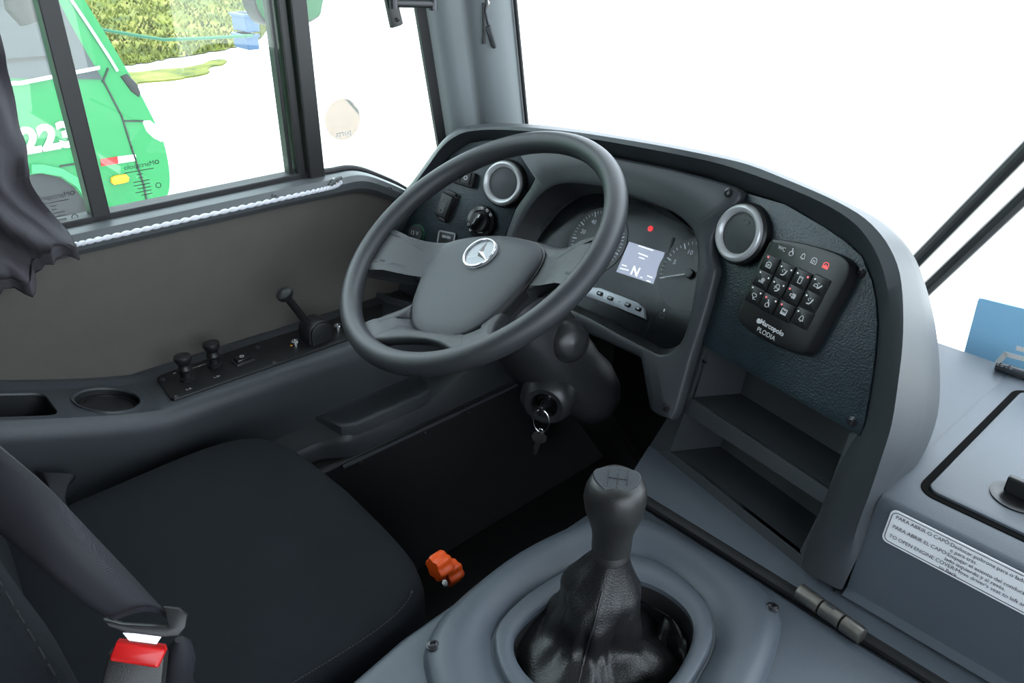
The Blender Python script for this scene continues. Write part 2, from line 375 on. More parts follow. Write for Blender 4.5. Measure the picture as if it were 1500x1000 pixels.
for i, (pn, a, b, e, o) in enumerate(ST):
    pin = spx(pn, a, 0); pst = spx(pn, b, .012); pe = spx(pn, e, HE[i]); po = spx(pn, o, HO[i])
    pa = spx(pn, a, -.02)
    k = min(1, max(0, (i-14)/5)); kl = max(0, min(1, (27.5-i)/4))
    bk = mixv((0, .3, -.16), (-.10, .22, -.12), k)*kl
    C[0].append(pa); C[1].append(pin); C[2].append(pst); C[3].append(mixv(pst, pe, .5)+({'L': LP, 'D': DP, 'R': RP}[pn[0]].n)*.010*min(1, max(0, (23-i)/4))); C[4].append(pe)
    C[5].append(mixv(pe, po, .5)+(V((0, 0, .003)) if i < 14 else V((.004, 0, .002)))); C[6].append(po); C[7].append(po+bk); C[8].append(V((max(-1.22, po.x*.97-.03) if i < 10 else po.x*(1.345/po.y)*1.04, 1.345, .6)) if i < 21 else po+bk+V((-.05, 0, -.08)))
C = [smooth2(c, 3, False) for c in C]
loft('dash_shell', C, 'dash', dash, False, angle=50)
# left switch panel, dark leather-grained
lpts = [(604, 311), (628, 271), (645, 245), (662, 225), (687, 209), (712, 205), (745, 206), (800, 214), (790, 245), (783, 262), (771, 283), (756, 304), (743, 338), (732, 380), (700, 420), (600, 420), (566, 396), (585, 350)]
plate('switch_panel', LP, LP.ls(lpts, .004), -.006, .004, 'leatherpanel', dash, bev=.0015)
# cluster bezel with its deep opening
bo = [(745, 209), (790, 213), (846, 221), (900, 230), (980, 246), (1040, 262), (1076, 273), (1087, 282), (1081, 297), (1052, 328), (1042, 350), (1042, 375), (1049, 396), (1037, 444), (1010, 530), (986, 616), (962, 608), (947, 596), (945, 560), (946, 534), (934, 522), (880, 497), (800, 462), (740, 446), (725, 425), (730, 385), (741, 338), (754, 304), (770, 283), (782, 262), (787, 239), (775, 222)]
bi = [(755, 341), (764.6, 320), (781, 294), (799, 277), (821, 268), (845, 268), (884, 273), (932, 289), (980, 307), (1006, 327), (1018, 348), (1021, 388), (1012, 452), (1000, 495), (984, 515), (966, 520), (950, 513), (905, 490), (862, 466), (800, 438), (760, 418), (744, 395), (746, 368)]
HB = .016
Bo = DP.ls(bo, HB); Bi = smooth2(DP.ls(bi, HB), 2); bc = DP.l(930, 400, HB)
CLU = PL(DP.px(900, 452, -.012), (1, 0, 0), (0, math.sin(math.radians(33)), math.cos(math.radians(33))))
N = 128
A0 = ang(Bo, bc, N); A1 = ang(inset(Bo, .004), bc, N); A2 = ang(inset(Bi, -.004), bc, N); A3 = ang(Bi, bc, N)
def onto(p2, f):   # recess wall: scale towards the middle and drop to the cluster plane
    a, b = bc[0]+(p2[0]-bc[0])*f, bc[1]+(p2[1]-bc[1])*f
    P = DP.w(a, b, HB); d = (CLU.n.dot(P)-CLU.n.dot(CLU.o))/CLU.n.dot(DP.n); return P-DP.n*(d-.0005)
loops = [[DP.w(p.x, p.y, -.004) for p in A0], [DP.w(p.x, p.y, HB-.004) for p in A0], [DP.w(p.x, p.y, HB) for p in A1], [DP.w(p.x, p.y, HB) for p in A2], [DP.w(p.x, p.y, HB-.003) for p in A3]]
bz = loft('cluster_bezel', loops, 'dash', dash, angle=55)
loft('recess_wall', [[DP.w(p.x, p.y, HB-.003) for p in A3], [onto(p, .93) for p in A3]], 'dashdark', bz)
for x, y in ((1067, 282), (976, 597)): screw(DP.px(x, y, HB), DP.n, .0058, dash)
# right equipment panel
rp = [(1088, 281), (1150, 299), (1207, 332), (1238, 353), (1262, 375), (1277, 411), (1283, 440), (1285, 475), (1282, 520), (1275, 570), (1266, 618), (1259, 638), (1033, 508), (1018, 470), (1038, 380), (1040, 340), (1062, 310)]
plate('equipment_panel', RP, RP.ls(rp, .004), -.004, .004, 'leatherpanel', dash, bev=.0012)
for x, y in ((1261, 400), (1248, 618)): screw(RP.px(x, y, .004), RP.n, .0055, dash)
# lower dash face with two storage pockets
strips = [[(1034, 505), (1010, 582), (1003, 603), (981, 661), (950, 655), (985, 600), (1015, 505)], [(1010, 582), (1213, 717), (1206, 738), (1002, 604)],
          [(981, 661), (1176, 814), (1200, 850), (1190, 852), (948, 656)], [(1262, 632), (1244, 634), (1213, 717), (1206, 738), (1176, 814), (1198, 850), (1204, 815), (1218, 768), (1238, 708), (1258, 655), (1270, 618)]]
v, f = merge(*[plate_vf(RP, RP.ls(s), -.010, .0) for s in strips])
mk('lower_panel', v, f, 'dash', dash, angle=30, bevel=.0025)
for nm, q in (('storage_pocket', [(1033, 507), (1246, 632), (1213, 717), (1010, 582)]), ('storage_pocket', [(1003, 604), (1206, 738), (1176, 814), (981, 661)])):
    P = [RP.px(*p, -.004) for p in q]
    ins = [(.02, -.012), (-.008, -.012), (-.008, .018), (.02, .018)]
    D = [RP.px(*p, -.004)+RP.u*a+RP.v*b-RP.n*.085 for p, (a, b) in zip(q, ins)]
    cP = sum(P, V())/4; FL = [cP+(p-cP)*1.12-RP.n*.004 for p in P]
    loft(nm, [FL, P, D], 'dash', dash, True, False, True)
# left storage pocket and knee ledge seen through the wheel
q = [(546, 392), (612, 396), (612, 446), (548, 428)]
P = [LP.px(*p, .004) for p in q]; D = [LP.px(*p, .004)-LP.n*.05+LP.u*a for p, a in zip(q, (.02, -.004, -.004, .02))]
loft('storage_pocket', [[LP.px(*p, .004) for p in ((530, 385), (640, 388), (650, 490), (528, 452))], P, D], 'dash', dash, True, False, True)
screw(LP.px(571, 413, -.04), LP.n, .003, dash, m='silver')
# ---------------- foot strip between dash and engine cover
ZF = .524
fo = [pz(*p, ZF) for p in ((950, 654), (1176, 812), (1192, 850), (1240, 868), (1330, 930), (1440, 1000), (1560, 1078))]
fi = [pz(*p, ZF) for p in ((918, 705), (1060, 790), (1172, 858), (1215, 888), (1290, 938), (1380, 996), (1500, 1072))]
loft('foot_strip', [[p+V((0, .03, .001)) for p in fo], fo, fi, [p+V((0, -.006, -.006)) for p in fi], [p+V((0, -.006, -.12)) for p in fi]], 'hood', dash, False, angle=50)
# round air vents
def vent(pl, x, y, h, label):
    c = pl.px(x, y, h); n = pl.n
    t = thing('air_vent', label, 'air vent', c)
    lathe('vent_housing', c, n, [(.044, 0), (.0435, .010), (.041, .013), (.0385, .013)], 'black', t, 48)
    lathe('vent_ring', c, n, [(.0395, .010), (.0395, .0165), (.0375, .0195), (.035, .0205), (.031, .018), (.0285, .0125), (.0285, .009)], 'ringsilver', t, 48)
    d = lathe('vent_disc', c, n, [(.0282, .008), (.028, .0115), (.0265, .0132), (.015, .0150), (0, .0156)], 'pad', t, 48)
    lathe('vent_socket', c, n, [(.0385, .009), (.029, .0085), (0, .008)], 'blackgloss', t, 32)
    p2 = PL(c+n*.0146, pl.u, pl.v)
    ribbon('embossed_mark', circ(-.002, -.015, .0045, 12), .0009, p2, 0, 'dash', d, closed=True, th=.0003)
    ribbon('embossed_mark', rrect(.006, .015, .009, .011, .002), .0009, p2, 0, 'dash', d, closed=True, th=.0003)
vent(LP, 742, 269, .004, 'round silver ringed air vent above the headlight switch')
vent(RP, 1092, 343, .004, 'round silver ringed air vent above the button keypad')
# headlight rotary switch
c = LP.px(707, 325, .004); t = thing('headlight_switch', 'round black rotary headlight switch with white symbols', 'switch', c)
lathe('dial_ring', c, LP.n, [(.031, 0), (.031, .006), (.029, .009), (.022, .0095), (.0205, .006), (0, .005)], 'blackgloss', t, 40)
lathe('dial', c, LP.n, [(.019, .005), (.0188, .015), (.017, .018), (0, .0185)], 'black', t, 32)
pk = PL(c, LP.u, LP.v); plate('grip', pk, rrect(0, 0, .011, .035, .005, math.radians(-28)), .018, .029, 'blackgloss', t, bev=.003)
pt = PL(c+LP.n*.0292, LP.u, LP.v); ribbon('pointer_mark', [(.005, .008), (.008, .014)], .0018, pt, 0, 'white', t)
pt = PL(c+LP.n*.0096, LP.u, LP.v)
for a in (200, 225, 40, 65, 90): ribbon('symbol', circ(.0255*math.cos(math.radians(a)), .0255*math.sin(math.radians(a)), .0022, 8), .0007, pt, 0, 'iconwhite', t, closed=True)
# diagnostic socket with cover
P0 = LP.px(657, 302, .004); R0 = math.radians(0)
pk = PL(P0, LP.px(669, 272, .004)-P0, LP.n.cross(LP.px(669, 272, .004)-P0)); 
t = thing('diagnostic_socket', 'black covered diagnostic socket marked OBD', 'socket', P0)
plate('socket_frame', pk, rrect(0, 0, .058, .032, .003), 0, .004, 'black', t, bev=.001)
plate('cover', pk, rrect(0, .002, .044, .026, .002), .004, .016, 'dashdark', t, bev=.002)
for a in (-.027, .027): plate('clip', pk, rrect(a, -.003, .006, .016, .002), .004, .010, 'black', t, bev=.001)
lettering('OBD', pk, 0, .003, .015, .0162, 'walltrim', t, rot=math.pi, bold=.0004)  # light on the embossing painted in: letters paler than the cover
# 12 volt socket
c = LP.px(611, 342, .004); t = thing('power_socket', 'round black power socket cap marked 12 V', 'socket', c)
lathe('socket_rim', c, LP.n, [(.0185, 0), (.0185, .003), (.016, .004)], 'fencegreen', t, 28)
lathe('socket_cap', c, LP.n, [(.0165, .002), (.0165, .007), (.015, .009), (0, .0095)], 'dash', t, 28)
plate('cap_tab', PL(c, LP.u, LP.v), rrect(-.002, -.02, .014, .010, .004), .001, .007, 'dash', t, bev=.001)
lettering('12 V', PL(c+LP.n*.0096, LP.u, LP.v), 0, .001, .0105, 0, 'white', t)
# rocker block half behind the rim
c = LP.px(688, 262, .004); t = thing('rocker_switch', 'black double rocker switch beside the left air vent', 'switch', c)
pk = PL(c, LP.u, LP.v); plate('switch_frame', pk, rrect(-.012, 0, .056, .028, .004, -.1), 0, .012, 'black', t, bev=.003)
for a in (-.02, .0): 
    r = plate('rocker', pk, rrect(a, .001-.1*a, .019, .022, .002, -.1), .012, .015, 'dashdark', t, bev=.001)
    ribbon('symbol', circ(a, .001, .0035, 10), .0009, pk, .0151, 'iconwhite', t, closed=True)
# small framed indicator sign above the hub
c = LP.px(655, 350, .004); t = thing('indicator_plate', 'small grey framed indicator plate beneath the diagnostic socket', 'indicator', c)
pk = PL(c, LP.u, LP.v); plate('plate_base', pk, rrect(0, 0, .04, .03, .002), 0, .004, 'dashdark', t, bev=.001); ribbon('plate_border', rrect(0, 0, .036, .026, .002), .003, pk, .004, 'stripsilver', t, closed=True)
ribbon('symbol', [(-.008, .004), (-.002, .004)], .005, pk, .004, 'stripsilver', t); ribbon('symbol', [(.002, .004), (.008, .004)], .005, pk, .004, 'stripsilver', t)

# ================================================================== instrument cluster
cl = thing('instrument_cluster', 'dark glass instrument cluster with two gauges and a lit centre screen', 'instrument cluster', CLU.o)
fpx = [(1030, 350), (1030, 530), (975, 530), (880, 480), (800, 440), (745, 405), (760, 320), (800, 272), (850, 265), (950, 285)]
plate('cluster_face', CLU, CLU.ls(fpx), -.012, -.0, 'clusterface', cl)
lcd = CLU.ls([(922, 354), (974, 370), (957, 416), (903, 398)])
s_ = plate('screen', CLU, lcd, 0, .0008, 'lcd', cl)
lc = V(CLU.l(938, 385)); a, b = CLU.l(931, 398); lettering('N', CLU, a, b, .020, .001, 'lcdtext', s_, bold=.0006)
for x0, y0, x1, y1 in ((936, 360, 957, 367), (936, 371, 949, 376), (937, 377, 944, 379.5), (909, 393, 921, 396), (912, 388, 918, 390), (949, 404, 956, 407), (939, 406, 941, 407), (948, 411, 953, 413)):
    p, q = CLU.l(x0, y0), CLU.l(x1, y1); ribbon('screen_text', [p, q], .0018, CLU, .0009, 'lcdtext', s_)
def gauge(cx, cy, r, a0, a1, n, nums, needle):
    g = lathe('gauge_dial', CLU.w(cx, cy, .0006), CLU.n, [(r*1.12, 0), (r*1.12, .0008), (0, .0008)], 'black', cl, 48)
    vf = []
    for i in range(n+1):
        a = math.radians(a0+(a1-a0)*i/n); big = i % 5 == 0; L = .16 if big else .08
        d = V((math.cos(a), math.sin(a))); vf.append(ribbon(None, [V((cx, cy))+d*r*(1-L), V((cx, cy))+d*r], .0016 if big else .0007, CLU, .0016, None))
    v, f = merge(*vf); mk('scale_marks', v, f, 'iconwhite', g, smooth=False)
    for a, sx in nums:
        a = math.radians(a); lettering(sx, CLU, cx+r*.68*math.cos(a), cy+r*.68*math.sin(a), .0105, .0016, 'iconwhite', g)
    a = math.radians(needle); tube('needle', [CLU.w(cx, cy, .006), CLU.w(cx+r*.95*math.cos(a), cy+r*.95*math.sin(a), .006)], [.0012, .0006], 'iconwhite', g, 6)
    lathe('needle_hub', CLU.w(cx, cy, .0014), CLU.n, [(.0075, 0), (.0075, .005), (.006, .0065), (0, .007)], 'dashdark', g, 20)
gx, gy = CLU.l(1012, 402); R_ = .052
gauge(gx, gy, R_, 205, -25, 30, ((165, '5'), (118, '10'), (62, '15'), (20, '20')), 206)
gauge(2*lc.x-gx-.004, gy, R_, 225, -45, 40, ((171, '20'), (130, '40'), (90, '60'), (50, '80'), (10, '100')), 218)
c = CLU.px(953, 335); lathe('warning_lamp', c, CLU.n, [(.0048, 0), (.0048, .0012), (0, .0016)], 'warnred', cl, 20)
for x0, y0, x1, y1 in ((915, 323, 893, 385), (987, 349, 966, 410)): ribbon('panel_rib', [CLU.l(x0, y0), CLU.l(x1, y1)], .003, CLU, 0, 'dashdark', cl, th=.002)
st = CLU.ls([(858, 434), (868, 422), (882, 423), (936, 444), (946, 453), (947, 468), (905, 451)])
b_ = plate('button_strip', CLU, st, 0, .007, 'stripsilver', cl, bev=.0012)
e = (V(CLU.l(935, 452))-V(CLU.l(879, 430))); rt = math.atan2(e.y, e.x)
for x, y in ((879, 430), (894.5, 437), (920, 446.5), (935.5, 452.5)):
    a, b = CLU.l(x, y, .007); k = plate('button', CLU, rrect(a, b, .0115, .0072, .0025, rt), .006, .0095, 'blackgloss', cl, bev=.001)
    ribbon('symbol', [(a-.0015, b), (a+.0015, b)], .0012, CLU, .0096, 'white', k)
a, b = CLU.l(907, 441.5, .007); lathe('sensor_dot', CLU.w(a, b, .007), CLU.n, [(.0014, 0), (.0014, .0006), (0, .0008)], 'blackgloss', cl, 10)
ribbon('telltale', rrect(*CLU.l(970, 462), .008, .007, .001), .0008, CLU, .001, 'dash', cl, closed=True)
ribbon('telltale', [CLU.l(973, 456), CLU.l(974, 453)], .002, CLU, .001, 'iconwhite', cl)
cg = CLU.ls([(1024, 352), (1022, 400), (1010, 462), (996, 503), (975, 516), (950, 505), (880, 470), (800, 432), (758, 408), (752, 370), (772, 318), (800, 286), (830, 276), (880, 280), (950, 302), (1005, 332)])
plate('cover_glass', CLU.off(.012), cg, 0, .0012, 'coverglass', cl)

# ================================================================== button keypad
HK = .022; KP = RP.off(HK)
kp = thing('button_keypad', 'black keypad of twelve buttons with white icons and red lights', 'keypad', RP.px(1165, 435, .004))
kl = smooth2(KP.ls([(1136, 350), (1180, 357), (1222, 370), (1241, 382), (1244, 396), (1238, 415), (1212, 462), (1188, 506), (1176, 517), (1150, 511), (1112, 494), (1088, 478), (1080, 464), (1084, 448), (1104, 400), (1122, 362), (1128, 353)]), 3)
kc = V(KP.l(1163, 432)); base = [kc+(p-kc)*1.02+V((.0, -.002)) for p in kl]
loft('keypad_body', [[RP.w(p.x, p.y, .003) for p in base], [RP.w(p.x, p.y, .008) for p in base], [KP.w(p.x, p.y, -.004) for p in kl], [KP.w(p.x, p.y, -.001) for p in inset(kl, .001)], [KP.w(p.x, p.y, 0) for p in inset(kl, .004)]], 'black', kp, True, False, True)
def kpx(cx_, cy_): return V(KP.l(1070+cx_/5, 330+cy_/5))
ex = (kpx(590, 450)-kpx(290, 300)); ka = math.atan2(ex.y, ex.x); ux = V((math.cos(ka), math.sin(ka))); 
ey = (kpx(285, 295)-kpx(175, 520)).normalized(); uy = ey
def ic(c, pts, m='iconwhite', wd=.0006, closed=False, parent=None, h=.0031): ribbon('symbol', [c+ux*x*.00125+uy*y*.00125 for x, y in pts], wd*1.3, KP, h, m, parent or kp, closed=closed)
def ci(x, y, r, n=10): return [(x+r*math.cos(2*math.pi*k/n), y+r*math.sin(2*math.pi*k/n)) for k in range(n)]
def icon(c, k, m='iconwhite', parent=None, h=.0031):
    J = lambda pts, closed=False, wd=.0006: ic(c, pts, m, wd, closed, parent, h)
    if k == 'wheelchair':
        J([(-.6, 4), (-.4, 1.2), (1.8, 1.0), (2.6, -2)]); J(ci(-.3, -1.2, 2.3)); J([(-.6, 2.6), (1.4, 2.4)]); J(ci(-.7, 4.2, .4, 6))
    if k == 'bell': J([(-2.6, -1.6), (-2, 0), (-1.6, 2.2), (0, 3.4), (1.6, 2.2), (2, 0), (2.6, -1.6)], True); J([(-.8, -2.6), (.8, -2.6)])
    if k in ('bus', 'busred'): J([(-3, -2.6), (-3, 1.8), (-1.4, 3.2), (1.4, 3.2), (3, 1.2), (3, -2.6)], True, .0007); J([(-1, -1.6), (-.8, .8), (.8, .4), (1, -1)])
    if k == 'busred': J([(-2.2, -1.2), (2.2, -1.2)], False, .0016)
    if k == 'seat': J([(-2.5, -3), (.2, -2.6), (1.6, -.6), (2.6, 3)], False, .0012); J([(-3, 2), (-1.4, 0)]); J([(-1.6, 3), (0, 3)])
    if k == 'door': J([(-2, -3.4), (-2, 3.4), (2, 3.4), (2, -3.4)], True); J([(-.6, 2.4), (.6, 2.4)])
    if k == 'car': J([(-4, -1.4), (-3.6, .8), (-1.6, 1.6), (.2, .8), (.4, -1.4)], True); J([(.6, -2), (2.2, -1.2), (4.4, 2)], False, .0012); J([(-.5, 3), (1, 3)])
    if k == 'fan': J([(-3.5, -2), (3, -2)]); J([(-3, -.8), (-1, -.8)]); J(ci(1.4, 1, 2)); J([(1.4, -1), (1.4, 3)]); J([(-.6, 1), (3.4, 1)])
    if k == 'person': J(ci(.4, 2, 2.2)); J([(-.6, -3.4), (1.6, -2.6), (3.4, .4)], False, .0012); J([(-3, -2), (-1.6, 0)]); J([(-3.4, .4), (-2.4, 1.6)])
    if k == 'speaker': J([(-3, -1), (-3, 1), (-1, 1), (.6, 2.6), (.6, -2.6), (-1, -1)], True); J([(1.8, -2), (2.4, 0), (1.8, 2)], False, .001); J([(3, -2.6), (3.8, 0), (3, 2.6)])
    if k == 'wiper': J([(-3, .6), (-2.4, 2.6), (2, 2.6), (3, .6), (0, -2)], True); J([(0, -2), (.4, -3.6)], False, .001); J([(2, -3), (3.4, -3)])
    if k == 'screen': J([(-3.2, -2.8), (-3.2, 3), (3.2, 3), (3.2, -2.8)], True, .0007); J([(-3.2, -.6), (3.2, -.6)]); J([(-2.2, -2.2), (2.2, -2.2)], False, .0014); J([(-1.5, 1.8), (1.5, 1.8)])
rows = [[(291, 292, 'bus'), (402, 348, 'seat'), (522, 402, 'door'), (648, 446, 'car')], [(240, 405, 'fan'), (350, 460, 'person'), (465, 515, 'speaker'), (592, 558, 'seat')], [(184, 518, 'wiper'), (282, 577, 'wheelchair'), (402, 635, 'screen'), (530, 685, 'bell')]]
for row in rows:
    for x, y, k in row:
        c = kpx(x, y)+uy*.001; q = [c+ux*sx*.0124+uy*sy*.0118 for sx, sy in ((-1, -.9), (-.9, -1), (.9, -1), (1, -.9), (1, .9), (.9, 1), (-.9, 1), (-1, .9))]
        bt = plate('button', KP, q, -.001, .003, 'black', kp, bev=.0018)
        icon(kpx(x, y), k, parent=bt)
for x, y, k in ((450, 200, 'wheelchair'), (533, 230, 'bell'), (614, 262, 'bus')): icon(kpx(x, y), k, h=.0002)
icon(kpx(700, 296), 'busred', 'iconred', h=.0002)
p = kpx(378, 170); lettering('WC', KP, p.x, p.y, .0072, .0002, 'iconwhite', kp, rot=ka)
for x, y in ((288, 233), (578, 381), (447, 465), (273, 526), (387, 579)): p = kpx(x, y); lathe('indicator_light', KP.w(p.x, p.y, .0029), KP.n, [(.0015, 0), (.0013, .0006), (0, .0008)], 'ledred', kp, 10)
for x, y in ((386, 301), (457, 331), (504, 351), (631, 394), (231, 344), (290, 388), (331, 414), (400, 444), (569, 513), (175, 455), (232, 500), (342, 558), (509, 628)):
    p = kpx(x, y); lathe('indicator_light', KP.w(p.x, p.y, .0029), KP.n, [(.0013, 0), (.0011, .0006), (0, .0008)], 'ledwhite', kp, 10)
p = kpx(305, 750); lettering('Marcopolo', KP, p.x, p.y, .0093, .0002, 'iconwhite', kp, rot=ka, bold=.00025)
p = kpx(208, 700); lathe('logo_disc', KP.w(p.x, p.y, 0), KP.n, [(.0034, 0), (.0034, .0005), (.0016, .0006), (0, .0006)], 'iconwhite', kp, 16)
p = kpx(262, 795); lettering('PLODIA', KP, p.x, p.y, .0092, .0002, 'iconwhite', kp, rot=ka)

# ================================================================== front console on the right with lid and label
ZC = .662
fc = thing('front_console', 'grey moulded console box right of the dashboard with flush lid', 'console', (.3, 1.0, 0))
xl = -.222; X1 = 1.18
def sec(x): return [V((x, .742+.03, .53)), V((x, .783, .535)), V((x, .802, ZC-.014)), V((x, .806, ZC-.005)), V((x, .815, ZC)), V((x, .95, ZC+.001)), V((x, 1.1, ZC+.001)), V((x, 1.235, ZC)), V((x, 1.25, ZC-.006)), V((x, 1.25, .2))]
loft('console_body', [sec(x) for x in (xl-.012, xl+.02, -.1, .1, .5, X1)], 'hood', fc, False, angle=50)
span('console_deck', (-.46, 1.0, .3), (-.2, 1.252, ZC-.0005), 'hood', fc)
span('console_deck', (-.285, .875, .3), (-.2, 1.0, ZC-.0005), 'hood', fc)
ZL = ZP(ZC+.001)
l0, l1, l2 = V(ZL.l(1347, 700)), V(ZL.l(1450, 553)), V(ZL.l(1500, 792))
lid = rrect((l0.x+.62)/2+.006, (l1.y+l2.y)/2, .62-l0.x, l1.y-l2.y, .022, n=6)

plate('lid_gap', ZL, inset(lid, -.001), -.002, .0006, 'gapblack', fc)  # shade of the gap round the lid, put in as a black sheet
lo = plate('lid', ZL, inset(lid, .008), 0, .0035, 'hood', fc, bev=.003)
c = ZL.px(1492, 728, .004)
lathe('latch_cup', c, (0, 0, 1), [(.030, 0), (.030, .0012), (.024, .002), (.021, .0005), (0, .0005)], 'black', lo, 32)
box('latch_handle', c+V((.006, 0, .012)), (.045, .010, .022), 'dashdark', lo, .003)
hg = thing('lid_hinge', 'dark grey hinge strip at the back of the console lid', 'hinge', ZL.px(1478, 545))
a, b = ZL.px(1457, 540), ZL.px(1560, 572)
tube('hinge_barrel', [a+V((0, 0, .006)), b+V((0, 0, .006))], .0065, 'dash', hg, 14)
span('hinge_leaf', (a.x, a.y-.002, ZC+.0012), (b.x, a.y+.012, ZC+.004), 'dash', hg, .001)
for x, y in ((1465, 535), (1478, 539)): screw(ZL.px(x, y, .012), (0, 0, 1), .0035, hg)
# instruction label
FC = PL((0, .783, .535), (1, 0, 0), (0, .019, ZC-.014-.535))
lb = thing('instruction_label', 'white instruction label with three languages on console front', 'label', FC.px(1400, 820))
c0 = V(FC.l(1308, 744)); c1 = V(FC.l(1290, 789)); hgt = abs(c0.y-c1.y); lx = (c0.x+c1.x)/2; ymid = (c0.y+c1.y)/2
LW = .30
plate('label_card', FC, rrect(lx+LW/2, ymid, LW, hgt, .007), .0002, .001, 'labelwhite', lb)
ribbon('label_border', rrect(lx+LW/2, ymid, LW-.005, hgt-.005, .006), .0007, FC, .001, 'ink', lb, closed=True)
rowh = hgt/6.9; x0 = lx+.007; ts = rowh*1.12
for i, (sx, dx) in enumerate((('PARA ABRIR O CAPÔ:Deslocar poltrona para o lado esquerdo', 0), ('e para trás.', .062), ('PARA ABRIR EL CAPO:Empujar el asiento del conductor', 0), ('lado izquierdo y al revés.', .06), ('TO OPEN ENGINE COVER:Move driver\'s seat to left and', 0), ('to Back.', .058))):
    lettering(sx, FC, x0+dx, ymid+hgt/2-rowh*(i+.85)-.0024, ts*.9, .001, 'ink', lb, align='LEFT', xs=.98)

# ================================================================== engine cover
ec = thing('engine_cover', 'grey moulded engine cover beside the driver seat with raised gear panel', 'engine cover', (-.05, .3, 0))
ZH = .52; HP = ZP(ZH)
eo = [(-.553, .735), (.75, .728), (.75, -.5), (-.2, -.5), (-.40, -.1), (-.50, .12), (-.538, .25), (-.551, .36), (-.554, .5)]
E2 = [V(p) for p in [(-.553, .735), (-.2, .732), (.2, .73), (.75, .728), (.75, .2), (.75, -.5), (.2, -.5), (-.2, -.5), (-.33, -.25), (-.42, -.06), (-.49, .10), (-.53, .22), (-.549, .34), (-.5535, .46), (-.5535, .6)]]
def off_loop(d): return inset(E2, d)
# boot surround loops
O = [(620, 976), (628, 936), (652, 900), (700, 856), (760, 812), (824, 780), (880, 760), (928, 756), (965, 768), (1020, 800), (1080, 836), (1120, 868), (1142, 900), (1144, 928), (1128, 984), (1095, 1050), (1020, 1120), (880, 1160), (740, 1130), (650, 1060)]
Mx = [(720, 944), (732, 908), (768, 872), (824, 836), (870, 817), (932, 814), (980, 832), (1024, 868), (1044, 900), (1048, 936), (1032, 976), (995, 1030), (930, 1062), (850, 1065), (780, 1040), (735, 995)]
I_ = [(752, 940), (768, 912), (808, 880), (848, 858), (890, 848), (932, 850), (972, 866), (1004, 892), (1016, 920), (1008, 956), (980, 1000), (930, 1034), (860, 1038), (795, 1010), (760, 975)]
gc = HP.l(880, 930); NB = 96
o_ = ang(smooth2(HP.ls(O), 3), gc, NB); m_ = ang(smooth2(HP.ls(Mx), 3), gc, NB); i_ = ang(smooth2(HP.ls(I_), 3), gc, NB)
E_ = ang(smooth2(E2, 2), gc, NB)
def T(loop, h, s=0): return [HP.w(*(p+(V(gc)-p).normalized()*s), h) for p in loop]
def Mi(a, b, t): return [p*(1-t)+q*t for p, q in zip(a, b)]
oE = [V((p.x, p.y)) for p in E2]
# cover shell: rounded rim, side walls, and a top sheet with a hole under the gear panel
NE = 180
E_ = ang(E2, gc, NE); hole = ang(smooth2(HP.ls(Mx), 3), gc, NE)
loft('cover_shell', [T(E_, -.5, -.02), T(E_, -.04), T(E_, -.012, .001), T(E_, -.004, .004), T(E_, 0, .012), T(E_, .0005, .03), T(hole, .0005, -.01)], 'hood', ec, angle=60)
gp = loft('gear_panel', [T(o_, -.001), T(o_, .005, .002), T(o_, .011, .007), T(Mi(o_, m_, .3), .015), T(Mi(o_, m_, .55), .014), T(Mi(o_, m_, .78), .009), T(Mi(o_, m_, .92), .002), T(m_, -.004), T(m_, -.004, .002), T(m_, .003, .004), T(Mi(m_, i_, .3), .005), T(Mi(m_, i_, .85), .004), T(i_, .001), T(i_, -.006)], 'hood', ec, angle=45)
loft('hole_wall', [T(i_, -.006), T(i_, -.07)], 'rubber', gp)
for x, y in ((634, 945), (1132, 889)): screw(HP.px(x, y, .013), (0, 0, 1), .006, ec)
tube('rubber_seal', [V((-.57, .746, .516)), V((-.2, .744, .516)), V((.3, .742, .516)), V((.75, .74, .516))], .0085, 'rubber', ec, 10)
# hinge on the seam
a, b = pz(1170, 865, .53), pz(1264, 932, .53)
hi = thing('cover_hinge', 'worn steel barrel hinge across the engine cover seam', 'hinge', (a+b)/2-V((0, 0, .012)))
d = (b-a)
for k, (t0, t1) in enumerate(((0, .36), (.375, .69), (.705, 1))):
    p, q = a+d*t0, a+d*t1; tube('hinge_barrel', [p, p+d*.01, q-d*.01, q], [.0085, .0105, .0105, .0085], 'steel', hi, 20)
tube('hinge_pin', [a+d*.02, b-d*.02], .006, 'black', hi, 12)
pk = ZP(.5408); m0 = (a+b)/2
ribbon('stamped_mark', [(m0.x-.006, m0.y), (m0.x+.004, m0.y-.002)], .003, pk, -.0005, 'silver', hi)

# ================================================================== gear lever
G = V((-.408, .536, 0)); gl = thing('gear_lever', 'black gear lever with leather boot and six-speed knob', 'gear lever', (G.x, G.y, .46))
ax = V((0, 0, 1))
def egg(z, rx, ry, dx=0, dy=0, n=28, sq=2.3):
    out = []
    for k in range(n):
        a = 2*math.pi*k/n; c_, s_ = math.cos(a), math.sin(a); q = (abs(c_)**sq+abs(s_)**sq)**(-1/sq)
        x, y = c_*q*rx, s_*q*ry; out.append(V((G.x+dx+x, G.y+dy+y, z)))
    return out
KT = .752
kn = [egg(.606, .0205, .0205), egg(.632, .0205, .0205), egg(.633, .0198, .0198), egg(.6335, .0212, .0212), egg(.648, .0213, .0213), egg(.660, .0225, .0228), egg(.674, .0270, .0265), egg(.688, .0310, .030, 0, -.001), egg(.702, .0328, .0315, 0, -.002), egg(.714, .0322, .031, 0, -.001), egg(.724, .0292, .028), egg(.7285, .0245, .0235), egg(.7300, .0150, .014), egg(.7302, 0, 0)]
kb = loft('knob', kn, 'knobplastic', gl, True, True, False, angle=60)
